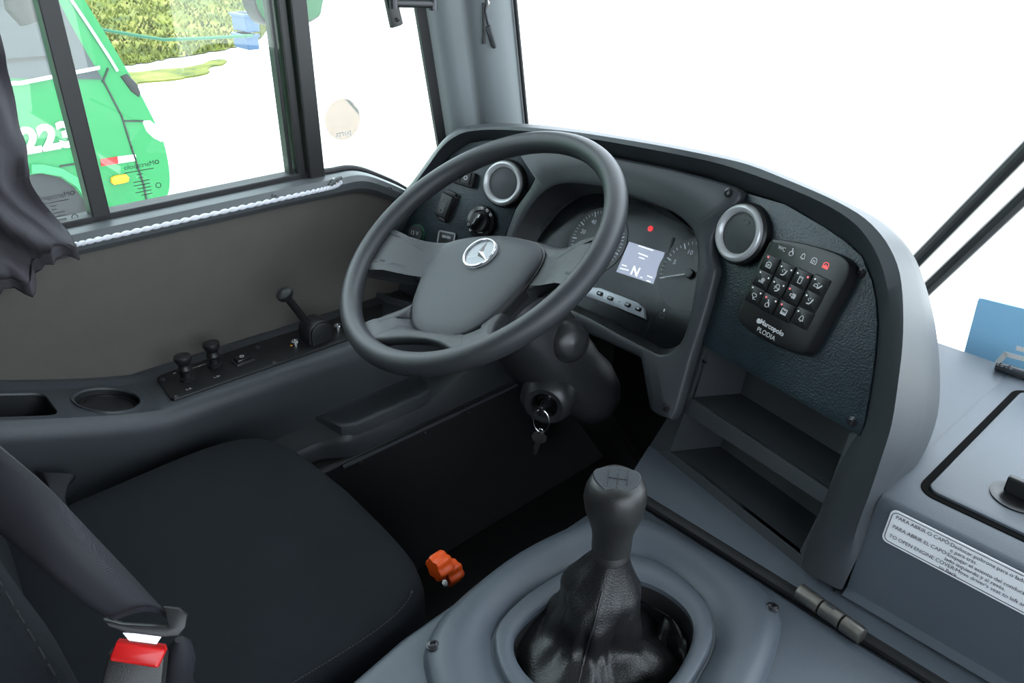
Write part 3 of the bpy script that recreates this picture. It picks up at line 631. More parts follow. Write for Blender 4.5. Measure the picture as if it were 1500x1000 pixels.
# shift pattern plate on the knob's tilted face
nn = V((.13, -.17, .97)).normalized(); kpn = PL(V((G.x+.004, G.y-.006, .7385))+nn*.0025, (.77, .62, .02), (-.62, .75, .4)); 
kpn = PL(V((G.x+.003, G.y-.004, .7280))+nn*.0045, V((.80, .58, 0))-nn*nn.dot(V((.80, .58, 0))), V((-.58, .80, .3)))
pp = plate('shift_plate', kpn, smooth2([(-.024, .010), (0, .0165), (.022, .012), (.021, -.004), (.003, -.020), (-.006, -.020), (-.023, -.004)], 3), -.006, .0005, 'dash', kb, bev=.0008, angle=20)
for a_, b_2 in (((-.010, .008), (-.010, -.006)), ((0, .008), (0, -.006)), ((.010, .008), (.010, -.006)), ((-.010, .001), (.010, .001))): ribbon('shift_pattern', [a_, b_2], .001, kpn, .0006, 'blackprint', kb)
for tx, a_, b_2 in (('1', -.010, .0115), ('3', 0, .0125), ('5', .010, .0115), ('2', -.010, -.0095), ('4', 0, -.0105), ('R', .004, -.015)): lettering(tx, kpn, a_, b_2, .0052, .0006, 'blackprint', kb)
# leather boot: gathered sleeve that breaks into folds and tucks under the ring
def bootring(t, n=96):
    z = .622+(-.152)*t; out = []
    r = .0215+.022*min(1, t/.30)**1.2+.010*max(0, t-.30)/.70
    if t > .72: r += (t-.72)*.17
    for k in range(n):
        a = 2*math.pi*k/n
        sq = (abs(math.cos(a+.55))**3.2+abs(math.sin(a+.55))**3.2)**(-1/3.2)
        f = 1+(sq-1)*min(1, t*2.6)*.9
        amp = min(1, t*1.6)
        wob = noise.noise(V((math.cos(a)*1.6, math.sin(a)*1.6, t*3.2)))*.32*amp+abs(noise.noise(V((math.cos(a)*3.1+5, math.sin(a)*3.1, t*2.2))))*-.16*amp
        rr = r*(f+wob)+.010*amp*math.sin(3*a+t*5)*max(0, t-.45)
        out.append(V((G.x-.012*t+rr*math.cos(a), G.y-.02*t+rr*math.sin(a), z+.010*noise.noise(V((math.cos(a)*2, math.sin(a)*2, t*5+9)))*amp)))
    return out
bt = loft('boot', [bootring(k/26) for k in range(27)], 'leather', gl, True, angle=180)
sk = []
bb = bootring(1.0)
for j in range(13):
    t = j/12; L = []
    for k in range(96):
        a = 2*math.pi*k/96; q0 = bb[k]; qd = i_[k]; q1 = HP.w(qd.x+(gc[0]-qd.x)*.04, qd.y+(gc[1]-qd.y)*.04, -.03)
        p = q0*(1-t)+q1*t; nz = noise.noise(V((math.cos(a)*2.6, math.sin(a)*2.6, t*1.5+3)))
        p.z += math.sin(math.pi*t)*(.045*nz+.015*abs(math.sin(2.5*a+1))+.002)-.012*math.sin(math.pi*t); L.append(p)
    sk.append(L)
loft('boot_skirt', sk, 'leather', gl, True, angle=180)
a_ = -.95; seam = []
for k in range(4, 22):
    L = bootring(k/26); i0 = int(((a_ % (2*math.pi))/(2*math.pi))*96); seam.append(L[i0]+(L[i0]-V((G.x, G.y, L[i0].z))).normalized()*.0004)
tube('boot_seam', seam, .0014, 'leather', bt, 6)

# ================================================================== steering wheel
t_, s_2 = math.radians(32.45), math.radians(-4.6)
WN = V((math.sin(s_2), -math.sin(t_)*math.cos(s_2), math.cos(t_)*math.cos(s_2)))
WC = V((-.8266, .6964, .8303)); wu = V((0, 1, 0)).cross(WN).normalized(); wv = WN.cross(wu)
ra = math.radians(12); WP = PL(WC, wu*math.cos(ra)+wv*math.sin(ra), -wu*math.sin(ra)+wv*math.cos(ra))
sw = thing('steering_wheel', 'four-spoke dark grey steering wheel with star badge on its pad', 'steering wheel', WC-WN*.06)
RR, rr = .217, .0163
tl = []
for k in range(96):
    a = 2*math.pi*k/96; d = WP.u*math.cos(a)+WP.v*math.sin(a)
    tl.append([WC+d*(RR+rr*1.0*math.cos(b))+WP.n*rr*1.08*math.sin(b) for b in [2*math.pi*j/20 for j in range(20)]])
tl.append(tl[0]); loft('rim', tl, 'wheel', sw)
half = [(0, .050), (.05, .047), (.085, .040), (.105, .034), (.14, .026), (.175, .024), (.198, .028), (.212, .036), (.217, .01), (.216, -.03), (.207, -.068), (.194, -.052), (.175, -.045), (.13, -.043), (.108, -.049), (.094, -.064), (.089, -.10), (.103, -.132), (.122, -.160), (.142, -.168), (.12, -.182), (.105, -.194), (.092, -.199), (.080, -.191), (.056, -.183), (.028, -.172), (0, -.168)]
half = [(p.x, p.y) for p in smooth2(half, 2, False)]
full = [V(p) for p in half]+[V((-x, y)) for x, y in half[::-1] if x > 1e-6]
def hh(p):
    r = V(p).length; t = max(0, min(1, (r-.10)/.10)); t = t*t*(3-2*t); return -.034*(1-t)-.002*t
def th_(p):
    r = V(p).length; t = max(0, min(1, (r-.08)/.12)); return .034*(1-t)+.018*t
ph = [(0, .042), (.05, .037), (.086, .026), (.102, .008), (.104, -.022), (.098, -.055), (.084, -.098), (.060, -.134), (.030, -.150), (0, -.153)]
pf = [V(p) for p in ph]+[V((-x, y)) for x, y in ph[::-1] if 0 < x]
pf = smooth2(pf, 3); pc = V((0, -.045))
def nearpad(p):
    return min(pf, key=lambda q: (q-p).length_squared)
def H0(p): return hh(p)
n_ = len(full)
lo_ = [[WP.w(p.x, p.y, hh(p)-th_(p)) for p in inset(full, .006)], [WP.w(p.x, p.y, hh(p)-th_(p)*.55) for p in full], [WP.w(p.x, p.y, hh(p)-.004) for p in inset(full, .002)], [WP.w(p.x, p.y, hh(p)-.0012) for p in inset(full, .005)], [WP.w(p.x, p.y, hh(p)) for p in inset(full, .009)]]
ins_ = inset(full, .009)
for f_ in (.35, .7, 1.0):
    L = []
    for p in ins_:
        q = pc+(nearpad(p)-pc)*.97; r_ = p*(1-f_)+q*f_; L.append(WP.w(r_.x, r_.y, max(hh(r_), -.0335) if f_ < 1 else -.034))
    lo_.append(L)
lo_.insert(0, [WP.w(*(pc+(nearpad(p)-pc)*.9), -.062) for p in full])
loft('spokes', lo_, 'wheel', sw, True, False, False, angle=50)
def PLp(s, h): return [WP.w(*(pc+(p-pc)*s), h) for p in pf]
plate('pad_groove', WP, inset(pf, -.0025), -.046, -.0305, 'black', sw)
loft('hub_pad', [PLp(.995, -.044), PLp(1, -.031), PLp(.985, -.0265), PLp(.95, -.0245), PLp(.8, -.0215), PLp(.5, -.0185), PLp(.2, -.0175), PLp(0, -.0175)], 'pad', sw, True, False, False, angle=60)
ce = WP.w(0, -.004, -.016)
em = lathe('emblem', ce-WP.n*.006, WP.n, [(.0285, 0), (.0285, .005), (.027, .0062), (0, .0062)], 'stripsilver', sw, 48)
tube('emblem_ring', [ce+WP.n*.002+(WP.u*math.cos(2*math.pi*k/48)+WP.v*math.sin(2*math.pi*k/48))*.0262 for k in range(48)], .0019, 'chrome', em, 10, True)
for k in range(3):
    a = math.radians(90+120*k-3); d = WP.u*math.cos(a)+WP.v*math.sin(a); p = d.cross(WP.n); base = ce+WP.n*.0002
    vs = [base+p*.0052, base-p*.0052, base+d*.0255, base+WP.n*.0045, base-d*.0026]
    mk('emblem_star', vs, [(0, 2, 3), (2, 1, 3), (1, 4, 3), (4, 0, 3), (0, 4, 1, 2)], 'chrome', em, smooth=False)

# ================================================================== steering column shroud
cm = thing('steering_column', 'black steering column shroud with domed knob and ignition lock', 'steering column', (-.80, .9, .45))
AX = -WN
def sh(t, rx, ry, du=0, dv=0, n=40, sq=2.6):
    c = WC+AX*t+wu*du+wv*dv; out = []
    for k in range(n):
        a = 2*math.pi*k/n; q = (abs(math.cos(a))**sq+abs(math.sin(a))**sq)**(-1/sq); out.append(c+wu*math.cos(a)*q*rx+wv*math.sin(a)*q*ry)
    return out
loft('shroud', [sh(.045, .042, .042), sh(.06, .055, .052), sh(.10, .064, .060, 0, -.006), sh(.16, .070, .066, .004, -.012), sh(.22, .076, .068, .008, -.014), sh(.27, .078, .066, .012, -.012), sh(.30, .074, .062, .014, -.008), sh(.33, .078, .062, .018, -.004), sh(.37, .074, .056, .018, .0), sh(.41, .058, .045, .016, .004), sh(.43, .036, .03, .014, .006)], 'column', cm, True, True, True, angle=70)
lathe('lower_tube', WC+AX*.33, AX, [(.03, 0), (.03, .45)], 'black', cm, 20)
SV = PL(WC, wu, wv)
def on_view(x, y, dist): r = ray(x, y).normalized(); return CAM+r*dist
def col_pt(x, y):      # where the sight line meets the shroud (approximate cylinder round the column axis)
    r = ray(x, y).normalized(); o = CAM-WC; A = AX; rp_ = r-A*r.dot(A); op = o-A*o.dot(A); R2 = .070**2
    a, b, c = rp_.dot(rp_), 2*rp_.dot(op), op.dot(op)-R2; disc = b*b-4*a*c
    t = (-b-math.sqrt(disc))/(2*a) if disc > 0 else -b/(2*a)
    p = CAM+r*t; q = o+r*t; nrm = (q-A*q.dot(A)).normalized(); return p, nrm
p, nr = col_pt(829, 498); nd = (nr*.6-_f*.4+V((0, -.1, 0))).normalized()
kd = lathe('domed_knob', p-nd*.004, nd, [(.034, -.012), (.036, .008), (.034, .018), (.028, .027), (.017, .0325), (0, .0345)], 'column', cm, 36)
p2, nr2 = col_pt(800, 586); nl = (nr2*.55-_f*.55+V((0, -.15, -.05))).normalized()
p2 = p2+nl*.020-_f*.046+V((0, 0, .010))
lathe('ignition_ring', p2-nl*.02, nl, [(.047, -.05), (.045, 0), (.043, .012), (.037, .022), (.031, .026), (.023, .025), (.0205, .020), (.0195, .004), (0, .004)], 'column', cm, 40)
lathe('lock_barrel', p2-nl*.02, nl, [(.016, .003), (.016, .014), (.013, .016), (0, .016)], 'blackgloss', cm, 24)
ps, ns = col_pt(744, 529); screw(ps, ns, .004, cm, m='silver')
# keys
kt = thing('ignition_keys', 'key in the ignition with a second key hanging from a ring', 'keys', p2+nl*.01-V((0, 0, .07)))
kx = nl.cross(V((0, 0, 1))).normalized()
kp0 = p2-nl*.004
R3 = Matrix((kx, nl, nl.cross(kx)*-1)).transposed()
box('key_bow', kp0+nl*.016, (.008, .022, .020), 'black', kt, .003, R=R3)
rc_ = kp0+nl*.022-V((0, 0, .020))
tube('key_ring', [rc_+kx*.013*math.cos(2*math.pi*k/24)+(V((0, 0, 1))*.021)*math.sin(2*math.pi*k/24) for k in range(24)], .0011, 'silver', kt, 6, True)
kb0 = rc_-V((0, 0, .021)); kpl = PL(kb0, kx, V((0, 0, 1)))
outl = [(-.002, 0), (-.011, -.006), (-.0125, -.014), (-.008, -.020), (-.0045, -.022), (-.004, -.044), (-.001, -.048), (.003, -.045), (.0025, -.038), (.0045, -.034), (.004, -.022), (.009, -.020), (.0125, -.013), (.010, -.006), (.002, 0)]
ca, sa = math.cos(.2), math.sin(.2)
plate('spare_key', kpl, [(x*ca-y*sa, x*sa+y*ca) for x, y in outl], -.001, .001, 'steel', kt, smooth=False)
tube('small_ring', [kb0+kx*.004*math.cos(2*math.pi*k/12)+V((0, 0, 1))*.006*math.sin(2*math.pi*k/12) for k in range(12)], .0011, 'silver', kt, 6, True)
# pedal
pd = thing('pedal', 'black foot pedal deep in the footwell', 'pedal', (-.70, 1.12, .0))
box('pedal_pad', (-.70, 1.10, .22), (.07, .02, .10), 'rubber', pd, .006, R=Matrix.Rotation(-.5, 3, 'X')); tube('pedal_arm', [V((-.70, 1.11, .22)), V((-.70, 1.17, .12)), V((-.70, 1.18, .0))], .009, 'black', pd)

# ================================================================== side console beneath the window
sc_ = thing('side_console', 'grey side armrest console along the wall with cup holder', 'console', (-1.17, .4, 0))
XI = -1.105
def ztop(y):
    if y > .34: return .572-.02*(y-.34)
    t = min(1, (.34-y)/.14); return .572+.0*t+.062*max(0, (.30-y)/.18)**1.15 if y < .30 else .572
def csec(y):
    z = ztop(y); xw = XW
    return [V((xw, y, z+.004)), V((xw+.012, y, z+.006)), V((xw+.024, y, z+.001)), V((xw+.03, y, z)), V((-1.19, y, z)), V((-1.15, y, z)), V((XI-.012, y, z)), V((XI-.004, y, z-.003)), V((XI+.002, y, z-.010)), V((XI+.006, y, z-.03)), V((XI-.01, y, z-.09)), V((XI-.02, y, z-.13)), V((XI-.022, y, z-.16)), V((XI-.022, y, .02))]
ys = [-.35, -.2, -.05, .02, .06, .09, .12, .15, .18, .21, .24, .27, .30, .33, .36, .4, .5, .6, .7, .8, .9]
n_c = len(csec(0)); bmv, bmf = lofted([csec(y) for y in ys], False)
i0, i1 = ys.index(.06), ys.index(.30)
bmf = [q for q in bmf if not (i0 <= min(q)//n_c < i1 and 3 <= min(q) % n_c < 6)]
body = mk('console_body', bmv, bmf, 'dash', sc_, angle=45)
def well(name, y0, y1, inner, depth, m, rim, parent):
    x0, x1 = XW+.03, XI-.012; c = V(((x0+x1)/2, (y0+y1)/2)); n = 80
    rect = ang([V((x0, y0)), V((x1, y0)), V((x1, y1)), V((x0, y1))], c, n)
    def on(l, h): return [V((p.x, p.y, ztop(p.y)+h)) for p in l]
    I = ang(inner, c, n); Ib = [c+(p-c)*.97 for p in I]; Io = [c+(p-c)*1.06 for p in I]
    deep = [V((p.x, p.y, min(ztop(q.y) for q in I)-depth)) for p in [c+(p-c)*.9 for p in I]]
    top_ = loft(name, [on(rect, 0), on([c+(p-c)*1.08 for p in I], 0), on(Io, rim), on(I, rim), on(Ib, rim-.003)], m, parent, True, False, False, angle=50)
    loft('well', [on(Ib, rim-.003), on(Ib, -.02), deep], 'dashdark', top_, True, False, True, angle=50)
    return top_, c
cyc = (.18+.30)/2
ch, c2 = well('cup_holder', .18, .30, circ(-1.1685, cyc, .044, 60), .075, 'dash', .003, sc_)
lathe('rubber_ring', V((c2.x, c2.y, ztop(c2.y)-.010)), V((0, -(ztop(.25)-ztop(.23))/.02, 1)), [(.0415, 0), (.0415, .002), (.036, .0025), (.0355, -.004)], 'black', ch, 40)
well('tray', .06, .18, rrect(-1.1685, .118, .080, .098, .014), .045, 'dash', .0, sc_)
# lower pad and trim panels on the inner side
bp = [(-1.145, .55), (-1.10, .565), (-1.066, .575), (-1.052, .60), (-1.050, .75), (-1.06, .775), (-1.15, .80)]
PB = PL((0, 0, 0), (1, 0, 0), (0, 1, 0)); bp = [V(p) for p in bp]
loft('side_pad', [[V((x, y, z)) for x, y in inset(bp, -d)] for z, d in ((.418, .001), (.430, .0), (.4385, -.0015), (.441, -.005), (.4415, -.009), (.4395, -.016))], 'dash', sc_, True, True, True, angle=30)
def lsec(y):
    t = max(0, min(1, (y-.53)/.06)); t = t*t*(3-2*t); e = -.032*(1-t); zt = .412+.012*t if y < .80 else .424+.045*min(1, (y-.80)/.12)
    return [V((-1.135, y, zt+.02)), V((-1.075+e, y, zt+.004)), V((-1.058+e, y, zt-.002)), V((-1.052+e, y, zt-.014)), V((-1.054+e, y, .376)), V((-1.10, y, .374))]
loft('lower_moulding', [lsec(y) for y in (.36, .45, .53, .545, .56, .575, .59, .7, .8, .84, .88, .92, 1.04)], 'dash', sc_, True, True, True, angle=40)
span('kick_panel', (-1.13, .40, .005), (-1.055, 1.33, .374), 'dashdark', sc_, .008)
tube('trim_rib', [V((-1.05, .56, .366)), V((-1.05, 1.04, .366))], .005, 'dash', sc_, 8)
for y in (.60, .75, .86): screw(V((-1.052, y, .352)), (1, 0, 0), .004, sc_)
# switch plate with valves
ZS = .5715
sp_ = PL((0, .5, ztop(.5)+.0005), (1, 0, 0), (0, 1, -.02))
sl = [V(sp_.l(*p)) for p in ((231, 556), (236, 551), (338, 516), (438, 484), (500, 465), (560, 446), (560, 481), (506, 500), (256, 587), (250, 585))]
pn_ = thing('valve_panel', 'black control plate let into the side console with parking brake', 'control panel', sp_.px(370, 535))
plate('panel_plate', sp_, sl, 0, .003, 'black', pn_, bev=.0008)
for x, y in ((238, 556), (257, 581), (377, 509), (401, 531)): screw(sp_.px(x, y, .003), (0, 0, 1), .0042, pn_)
for x, y, nm in ((274, 555, 'L.E.'), (315, 535, 'L.D.')):
    c = sp_.px(x, y, .003)
    pkb = lathe('pull_knob', c, (0, 0, 1), [(.012, 0), (.012, .004), (.0085, .005), (.0085, .015), (.0105, .017), (.0115, .020), (.0095, .024), (.009, .028), (.0125, .034), (.0145, .040), (.0135, .0435), (.009, .045), (0, .0455)], 'black', pn_, 24)
    a, b = sp_.l(x+5, y+14 if nm == 'L.E.' else y+16, .003); lettering(nm, sp_, a, b-.002, .007, .0031, 'white', pn_, rot=math.radians(90))
a, b = sp_.l(291, 539); lettering('DOS BANC', sp_, a, b, .0055, .0031, 'white', pn_, rot=math.radians(90))
a, b = sp_.l(256, 549); lettering('RI', sp_, a, b, .0055, .0031, 'white', pn_, rot=math.radians(90))
c = sp_.px(356, 529, .003); pk = PL(c, (0, 1, 0), (-1, 0, 0))
plate('rocker_frame', pk, rrect(0, 0, .034, .026, .003), 0, .004, 'dashdark', pn_, bev=.001); rk = plate('rocker', pk, rrect(0, 0, .026, .018, .002), .004, .009, 'blackgloss', pn_, bev=.002)
ribbon('symbol', circ(0, .002, .0035, 10), .0008, pk, .0091, 'iconwhite', rk, closed=True)
lathe('green_light', pk.w(-.004, .017, .0005), pk.n, [(.0022, 0), (.002, .001), (0, .0014)], 'fencegreen', pn_, 10)
for (x, y) in ((433, 503), (495, 480)):
    c = sp_.px(x, y+3, .003)
    lathe('brass_valve', c, (0, 0, 1), [(.0055, 0), (.0055, .003), (.0075, .004), (.0075, .009), (.006, .011), (.003, .011), (.002, .009), (0, .009)], 'silver', pn_, 18)
lathe('yellow_dot', sp_.px(427, 506, .0032), (0, 0, 1), [(.0022, 0), (.0022, .0012), (0, .0014)], 'amber', pn_, 10)
# parking brake valve lever
c = sp_.px(470, 500, .003); hb = thing('parking_brake', 'black parking brake lever with round knob on a domed housing', 'brake lever', c)
pk = PL(c+V((-.014, 0, 0)), (0, 1, 0), (0, 0, 1)); arc = [(-.024, 0), (-.024, .022)]+[(.0-.024*math.cos(math.pi*k/10), .024+.018*math.sin(math.pi*k/10)) for k in range(11)]+[(.024, .022), (.024, 0)]
plate('housing', pk, [V(p) for p in arc], -.018, .018, 'black', hb, bev=.004)
plate('housing_face', PL(c+V((.0045, 0, 0)), (0, 1, 0), (0, 0, 1)), [V((x*.86, y*.9)) for x, y in arc], 0, .004, 'dashdark', hb, bev=.0015)
tp = XP(c.x-.012).px(418, 432); bp_ = c+V((-.012, -.012, .030))
dv_ = (tp-bp_).normalized()
tube('lever', [bp_, bp_+dv_*.02, tp], [.0075, .007, .0065], 'black', hb, 14)
lathe('lever_knob', tp-dv_*.004, (dv_+V((.1, -.2, .3))).normalized(), [(.008, -.004), (.0135, .001), (.0155, .006), (.0145, .0105), (.009, .014), (0, .0155)], 'dashdark', hb, 26)

# ================================================================== seat
seat = thing('driver_seat', 'black fabric driver seat with rounded cushion and stitched seams', 'seat', (-.82, .2, 0))
cs = []
def seatring(s, z, n=72, k=5.0):
    out = []
    for j in range(n):
        a = 2*math.pi*j/n; c_, q_ = math.cos(a), math.sin(a); q = (abs(c_)**k+abs(q_)**k)**(-1/k)
        out.append(V((-.823+.248*s*c_*q*(1+.03*q_), .205+.248*s*q_*q-.012*s*abs(c_)*max(0, q_), z)))
    return out
cs = [seatring(.90, .40), seatring(.98, .42), seatring(1.0, .45), seatring(1.0, .475), seatring(.985, .497), seatring(.955, .512), seatring(.90, .522), seatring(.8, .527), seatring(.6, .529), seatring(.3, .530), seatring(0, .530)]
cu_ = loft('seat_cushion', cs, 'seat', seat, True, True, False, angle=180)
def stitch(name, pts, parent, r=.0009):
    vf = []
    for i in range(0, len(pts)-1, 1):
        a, b = pts[i], pts[i+1]; vf.append(tube_vf([a, a*.35+b*.65], r, 5))
    v, f = merge(*vf); return mk(name, v, f, 'rubber', parent)
ring = seatring(.962, .5105, 360)
stitch('stitching', [p for p in ring if p.x > -.64 and p.y < .40], cu_)
ctr = V((-.823, .205, 0))
span('seat_base', (-1.02, .0, .05), (-.64, .40, .40), 'black', seat, .02)
# backrest
def back(z, s=1, fy=0):
    out = []; n = 56; k = 4
    for j in range(n):
        a = 2*math.pi*j/n; c_, q_ = math.cos(a), math.sin(a); q = (abs(c_)**k+abs(q_)**k)**(-1/k)
        x, y = .235*s*c_*q, .085*s*q_*q; y += .035*(abs(c_*q)**2)*(q_ > 0)
        out.append(V((-.805+x, -.05+fy+y, z)))
    return out
bk = loft('backrest', [back(.47, .9), back(.50, .98), back(.56, 1.0, .0), back(.68, 1.01, -.01), back(.82, 1.0, -.035), back(.95, .98, -.065), back(1.08, .93, -.10), back(1.15, .85, -.12), back(1.18, .7, -.13)], 'seat', seat, True, True, True, angle=180)
bs = []
for k in range(24):
    z = .52+.5*k/23; L = back(z, 1.002, -.035*max(0, (z-.6)/.22)*.6); bs.append(max(L, key=lambda p: p.x*.75+p.y))
stitch('stitching', bs, bk)
# orange adjusters
for i, (x, y, z, r) in enumerate(((645, 828, .485, .017), (661, 838, .47, .015))):
    c = pz(x, y, z); k_ = []
    prf = []
    for zz, sc in ((-.012, .9), (-.008, 1), (.008, 1), (.012, .85)):
        prf.append([c+V((0, 1, 0))*zz+(V((1, 0, 0))*math.cos(2*math.pi*j/48)+V((0, 0, 1))*math.sin(2*math.pi*j/48))*r*sc*(1+.12*math.cos(6*2*math.pi*j/48)) for j in range(48)])
    loft('adjuster_knob', prf, 'orange', seat, True, True, True)
lathe('adjuster_bolt', pz(652, 852, .46), (.5, -.4, .5), [(.007, 0), (.007, .005), (.004, .008), (0, .008)], 'silver', seat, 16)
# belt and buckle
def at_x(px_, py_, x): return XP(x).px(px_, py_)
def strap(name, pairs, m, parent, th=.0018):
    A = smooth2([p for p, q in pairs], 5, False); B = smooth2([q for p, q in pairs], 5, False); L = []
    for i, (a, b) in enumerate(zip(A, B)):
        t = (A[min(i+1, len(A)-1)]-A[max(i-1, 0)]); n = t.cross(b-a).normalized(); W_ = 8
        L.append([a*(1-k/W_)+b*k/W_+n*th+n*.010*math.sin(math.pi*k/W_) for k in range(W_+1)]+[a*(1-k/W_)+b*k/W_-n*th+n*.010*math.sin(math.pi*k/W_) for k in range(W_, -1, -1)])
    return loft(name, L, m, parent, True, True, True, angle=60)
bl = thing('seat_belt', 'dark grey seat belt strap with plastic latch tongue', 'seat belt', at_x(205, 920, -.53)-V((0, 0, .02)))
strap('webbing', [(at_x(-160, 650, -.70), at_x(-130, 545, -.70)), (at_x(-60, 732, -.63), at_x(-40, 620, -.64)), (at_x(0, 780, -.59), at_x(0, 654, -.62)), (at_x(72, 842, -.555), at_x(75, 718, -.585)), (at_x(115, 876, -.54), at_x(144, 791, -.56)), (at_x(150, 900, -.533), at_x(205, 856, -.543)), (at_x(168, 906, -.53), at_x(252, 910, -.532))], 'webbing', bl)
D_ = .53
tp_ = PL(at_x(212, 915, -D_), CR, CU)   # tongue lies facing up along the stalk
tq = [(153, 905), (180, 912), (248, 916), (240, 888), (262, 890), (275, 900), (272, 918), (262, 930), (240, 932), (185, 925), (158, 916)]
tpl = PL(at_x(212, 915, -D_), V((.35, .93, .02)), V((-.55, .2, .8)))
plate('tongue', tpl, [V(tpl.l(*p)) for p in tq], -.004, .004, 'black', bl, bev=.0015)
plate('tongue_blade', tpl, [V(tpl.l(*p)) for p in ((180, 926), (238, 930), (226, 948), (194, 944))], -.002, .001, 'chrome', bl)
bu = thing('belt_buckle', 'black belt buckle with red release button beside the seat', 'buckle', at_x(205, 1010, -.54))
bpl = tpl.off(-.006)
plate('buckle_body', bpl, [V(bpl.l(*p)) for p in ((160, 955), (176, 944), (238, 950), (243, 962), (232, 1060), (140, 1050))], -.022, .008, 'knobplastic', bu, bev=.003)
plate('release_button', bpl, [V(bpl.l(*p, .014)) for p in ((170, 940), (240, 949), (242, 956), (232, 978), (226, 979), (161, 969), (160, 962))], -.002, .014, 'red', bu, bev=.003)
tube('buckle_stalk', [V((-.555, .09, .33)), V((-.552, .11, .5)), at_x(255, 1000, -.55), at_x(262, 965, -.548), at_x(264, 945, -.547), at_x(263, 936, -.547)], [.014, .016, .016, .014, .010, .004], 'webbing', bu, 14)
ls = thing('lap_strap', 'short belt strap lying at the rear edge of the cushion', 'seat belt', pz(85, 730, .53))
strap('webbing', [(pz(50, 690, .56), pz(75, 745, .545)), (pz(66, 692, .562), pz(85, 742, .546)), (pz(106, 695, .55), pz(100, 745, .535)), (pz(109, 702, .53), pz(102, 752, .52))], 'webbing', ls, .001)

# ================================================================== curtain and cord
ct = thing('window_curtain', 'dark grey cloth curtain gathered at the rear of the side window', 'curtain', (XW+.06, .1, .75))
edge = [(-30, -60), (5, 60), (16, 105), (32, 150), (42, 195), (49, 222), (44, 246), (46, 268), (70, 300), (95, 325), (113, 344), (116, 356)]
edge3 = smooth2([XP(XW+.055).px(*p) for p in edge], 5, False)
loops = []
for i, p in enumerate(edge3):
    t = i/(len(edge3)-1); L = []
    for k in range(40):
        s = k/39; y = p.y-.26*s
        sag = -.11*s**1.2*max(0, t-.45)/.55
        fold = .020*math.sin(s*24+t*7+2.2*math.sin(t*6))*(.55+.6*s)+.009*math.sin(s*47+t*13)*(.3+t)+.006*math.sin(s*110+t*4)*max(0, t-.8)*5
        cr = .016*math.sin((t*14-s*9))*max(0, 1-abs(t-.6)/.35)
        L.append(V((XW+.055+fold+cr-.02*math.exp(-s*12), y, p.z+sag+.01*math.sin(s*22+t*5)*t)))
    loops.append(L)
cv, cf = lofted(loops, False)
cb = mk('curtain_cloth', cv, cf, 'curtain', ct, angle=180); sm = cb.modifiers.new('thick', 'SOLIDIFY'); sm.thickness = .0015
cb2 = loops[-1]; hem = [[p+V((.002*math.sin(k*1.7), 0, -d+.003*math.sin(k*.9))) for k, p in enumerate(cb2)] for d in (-.004, .004, .012, .016)]
hm = loft('curtain_hem', hem, 'curtain', ct, False, angle=180); sm = hm.modifiers.new('thick', 'SOLIDIFY'); sm.thickness = .003
cordp = [XP(XW+.022).px(x, y) for x, y in ((60, 370), (120, 356), (250, 327), (380, 298), (470, 278), (492, 272), (499, 267))]
cordp = smooth2(cordp, 40, False)
cordt = thing('curtain_cord', 'white twisted cord stretched along the window rail', 'cord', cordp[len(cordp)//2])
for s in (0, math.pi):
    tube('cord_strand', [p+V((math.cos(s+i*.75), 0, math.sin(s+i*.75)))*.0019 for i, p in enumerate(cordp)], .0024, 'rope', cordt, 6)
e_ = XP(XW+.020).px(491, 266)
ho = thing('cord_hook', 'small metal hook holding the cord at the window post', 'hook', e_)
lathe('hook_screw', e_, (1, 0, 0), [(.006, -.006), (.006, .003), (.003, .004), (0, .003)], 'steel', ho, 16)
tube('hook_bar', [e_+V((.002, -.012, -.004)), e_+V((.003, .0, .004)), e_+V((.002, .012, .006))], .0035, 'walltrim', ho, 8)

# ================================================================== bracket and hanging plug on the pillar
br = thing('mirror_bracket', 'black folding bracket arm fixed at the front pillar', 'bracket', XP(-1.22).px(600, 10))
PX = PL((-1.215, 0, 0), (0, 1, 0), (0, 0, 1))
plate('bracket_plate', PX, PX.ls([(558, -30), (573, -32), (589, 34), (586, 37), (573, 41)]), -.004, .004, 'black', br, bev=.001)
screw(PX.px(582, 29, .004), (1, 0, 0), .003, br)
a, b = PX.px(576, 5, .008), PX.px(634, 6, .012)
tube('bracket_arm', [a, b], .007, 'black', br, 12); lathe('pivot', b-V((0, 0, .010)), (0, 0, 1), [(.008, 0), (.008, .02), (.006, .023), (0, .024)], 'screw', br, 16)
lathe('pivot', a-V((0, 0, .008)), (0, 0, 1), [(.008, 0), (.008, .017), (0, .018)], 'screw', br, 16)
PQ = PL(V((-1.183, 1.0, 1.1)), (.45, .89, 0), (0, -.158, 1))
hp = thing('hanging_plug', 'grey cable plug hanging from a brass screw on the pillar', 'cable plug', PQ.px(718, 60))
lathe('brass_screw', PQ.px(713, 4, 0), PQ.n, [(.005, -.004), (.005, .003), (.002, .0045), (0, .003)], 'steel', hp, 14)
tube('cable', [PQ.px(x, y, .004) for x, y in ((712, -20), (713, 5), (711, 16), (714, 30), (717, 40))], .0022, 'dash', hp, 8)
tube('plug_body', [PQ.px(x, y, .005) for x, y in ((716, 38), (717, 42), (724, 66), (725, 70))], [.004, .006, .0055, .004], 'dash', hp, 14)
tube('strap_end', [PQ.px(x, y, .004) for x, y in ((708, 4), (708.5, 30), (709, 52), (708.5, 64))], [.0015, .002, .0022, .0035], 'black', hp, 8)

# ================================================================== outside
GZ = -1.05
struct(span('ground', (-60, -40, GZ-.2), (40, 60, GZ), 'concrete'))
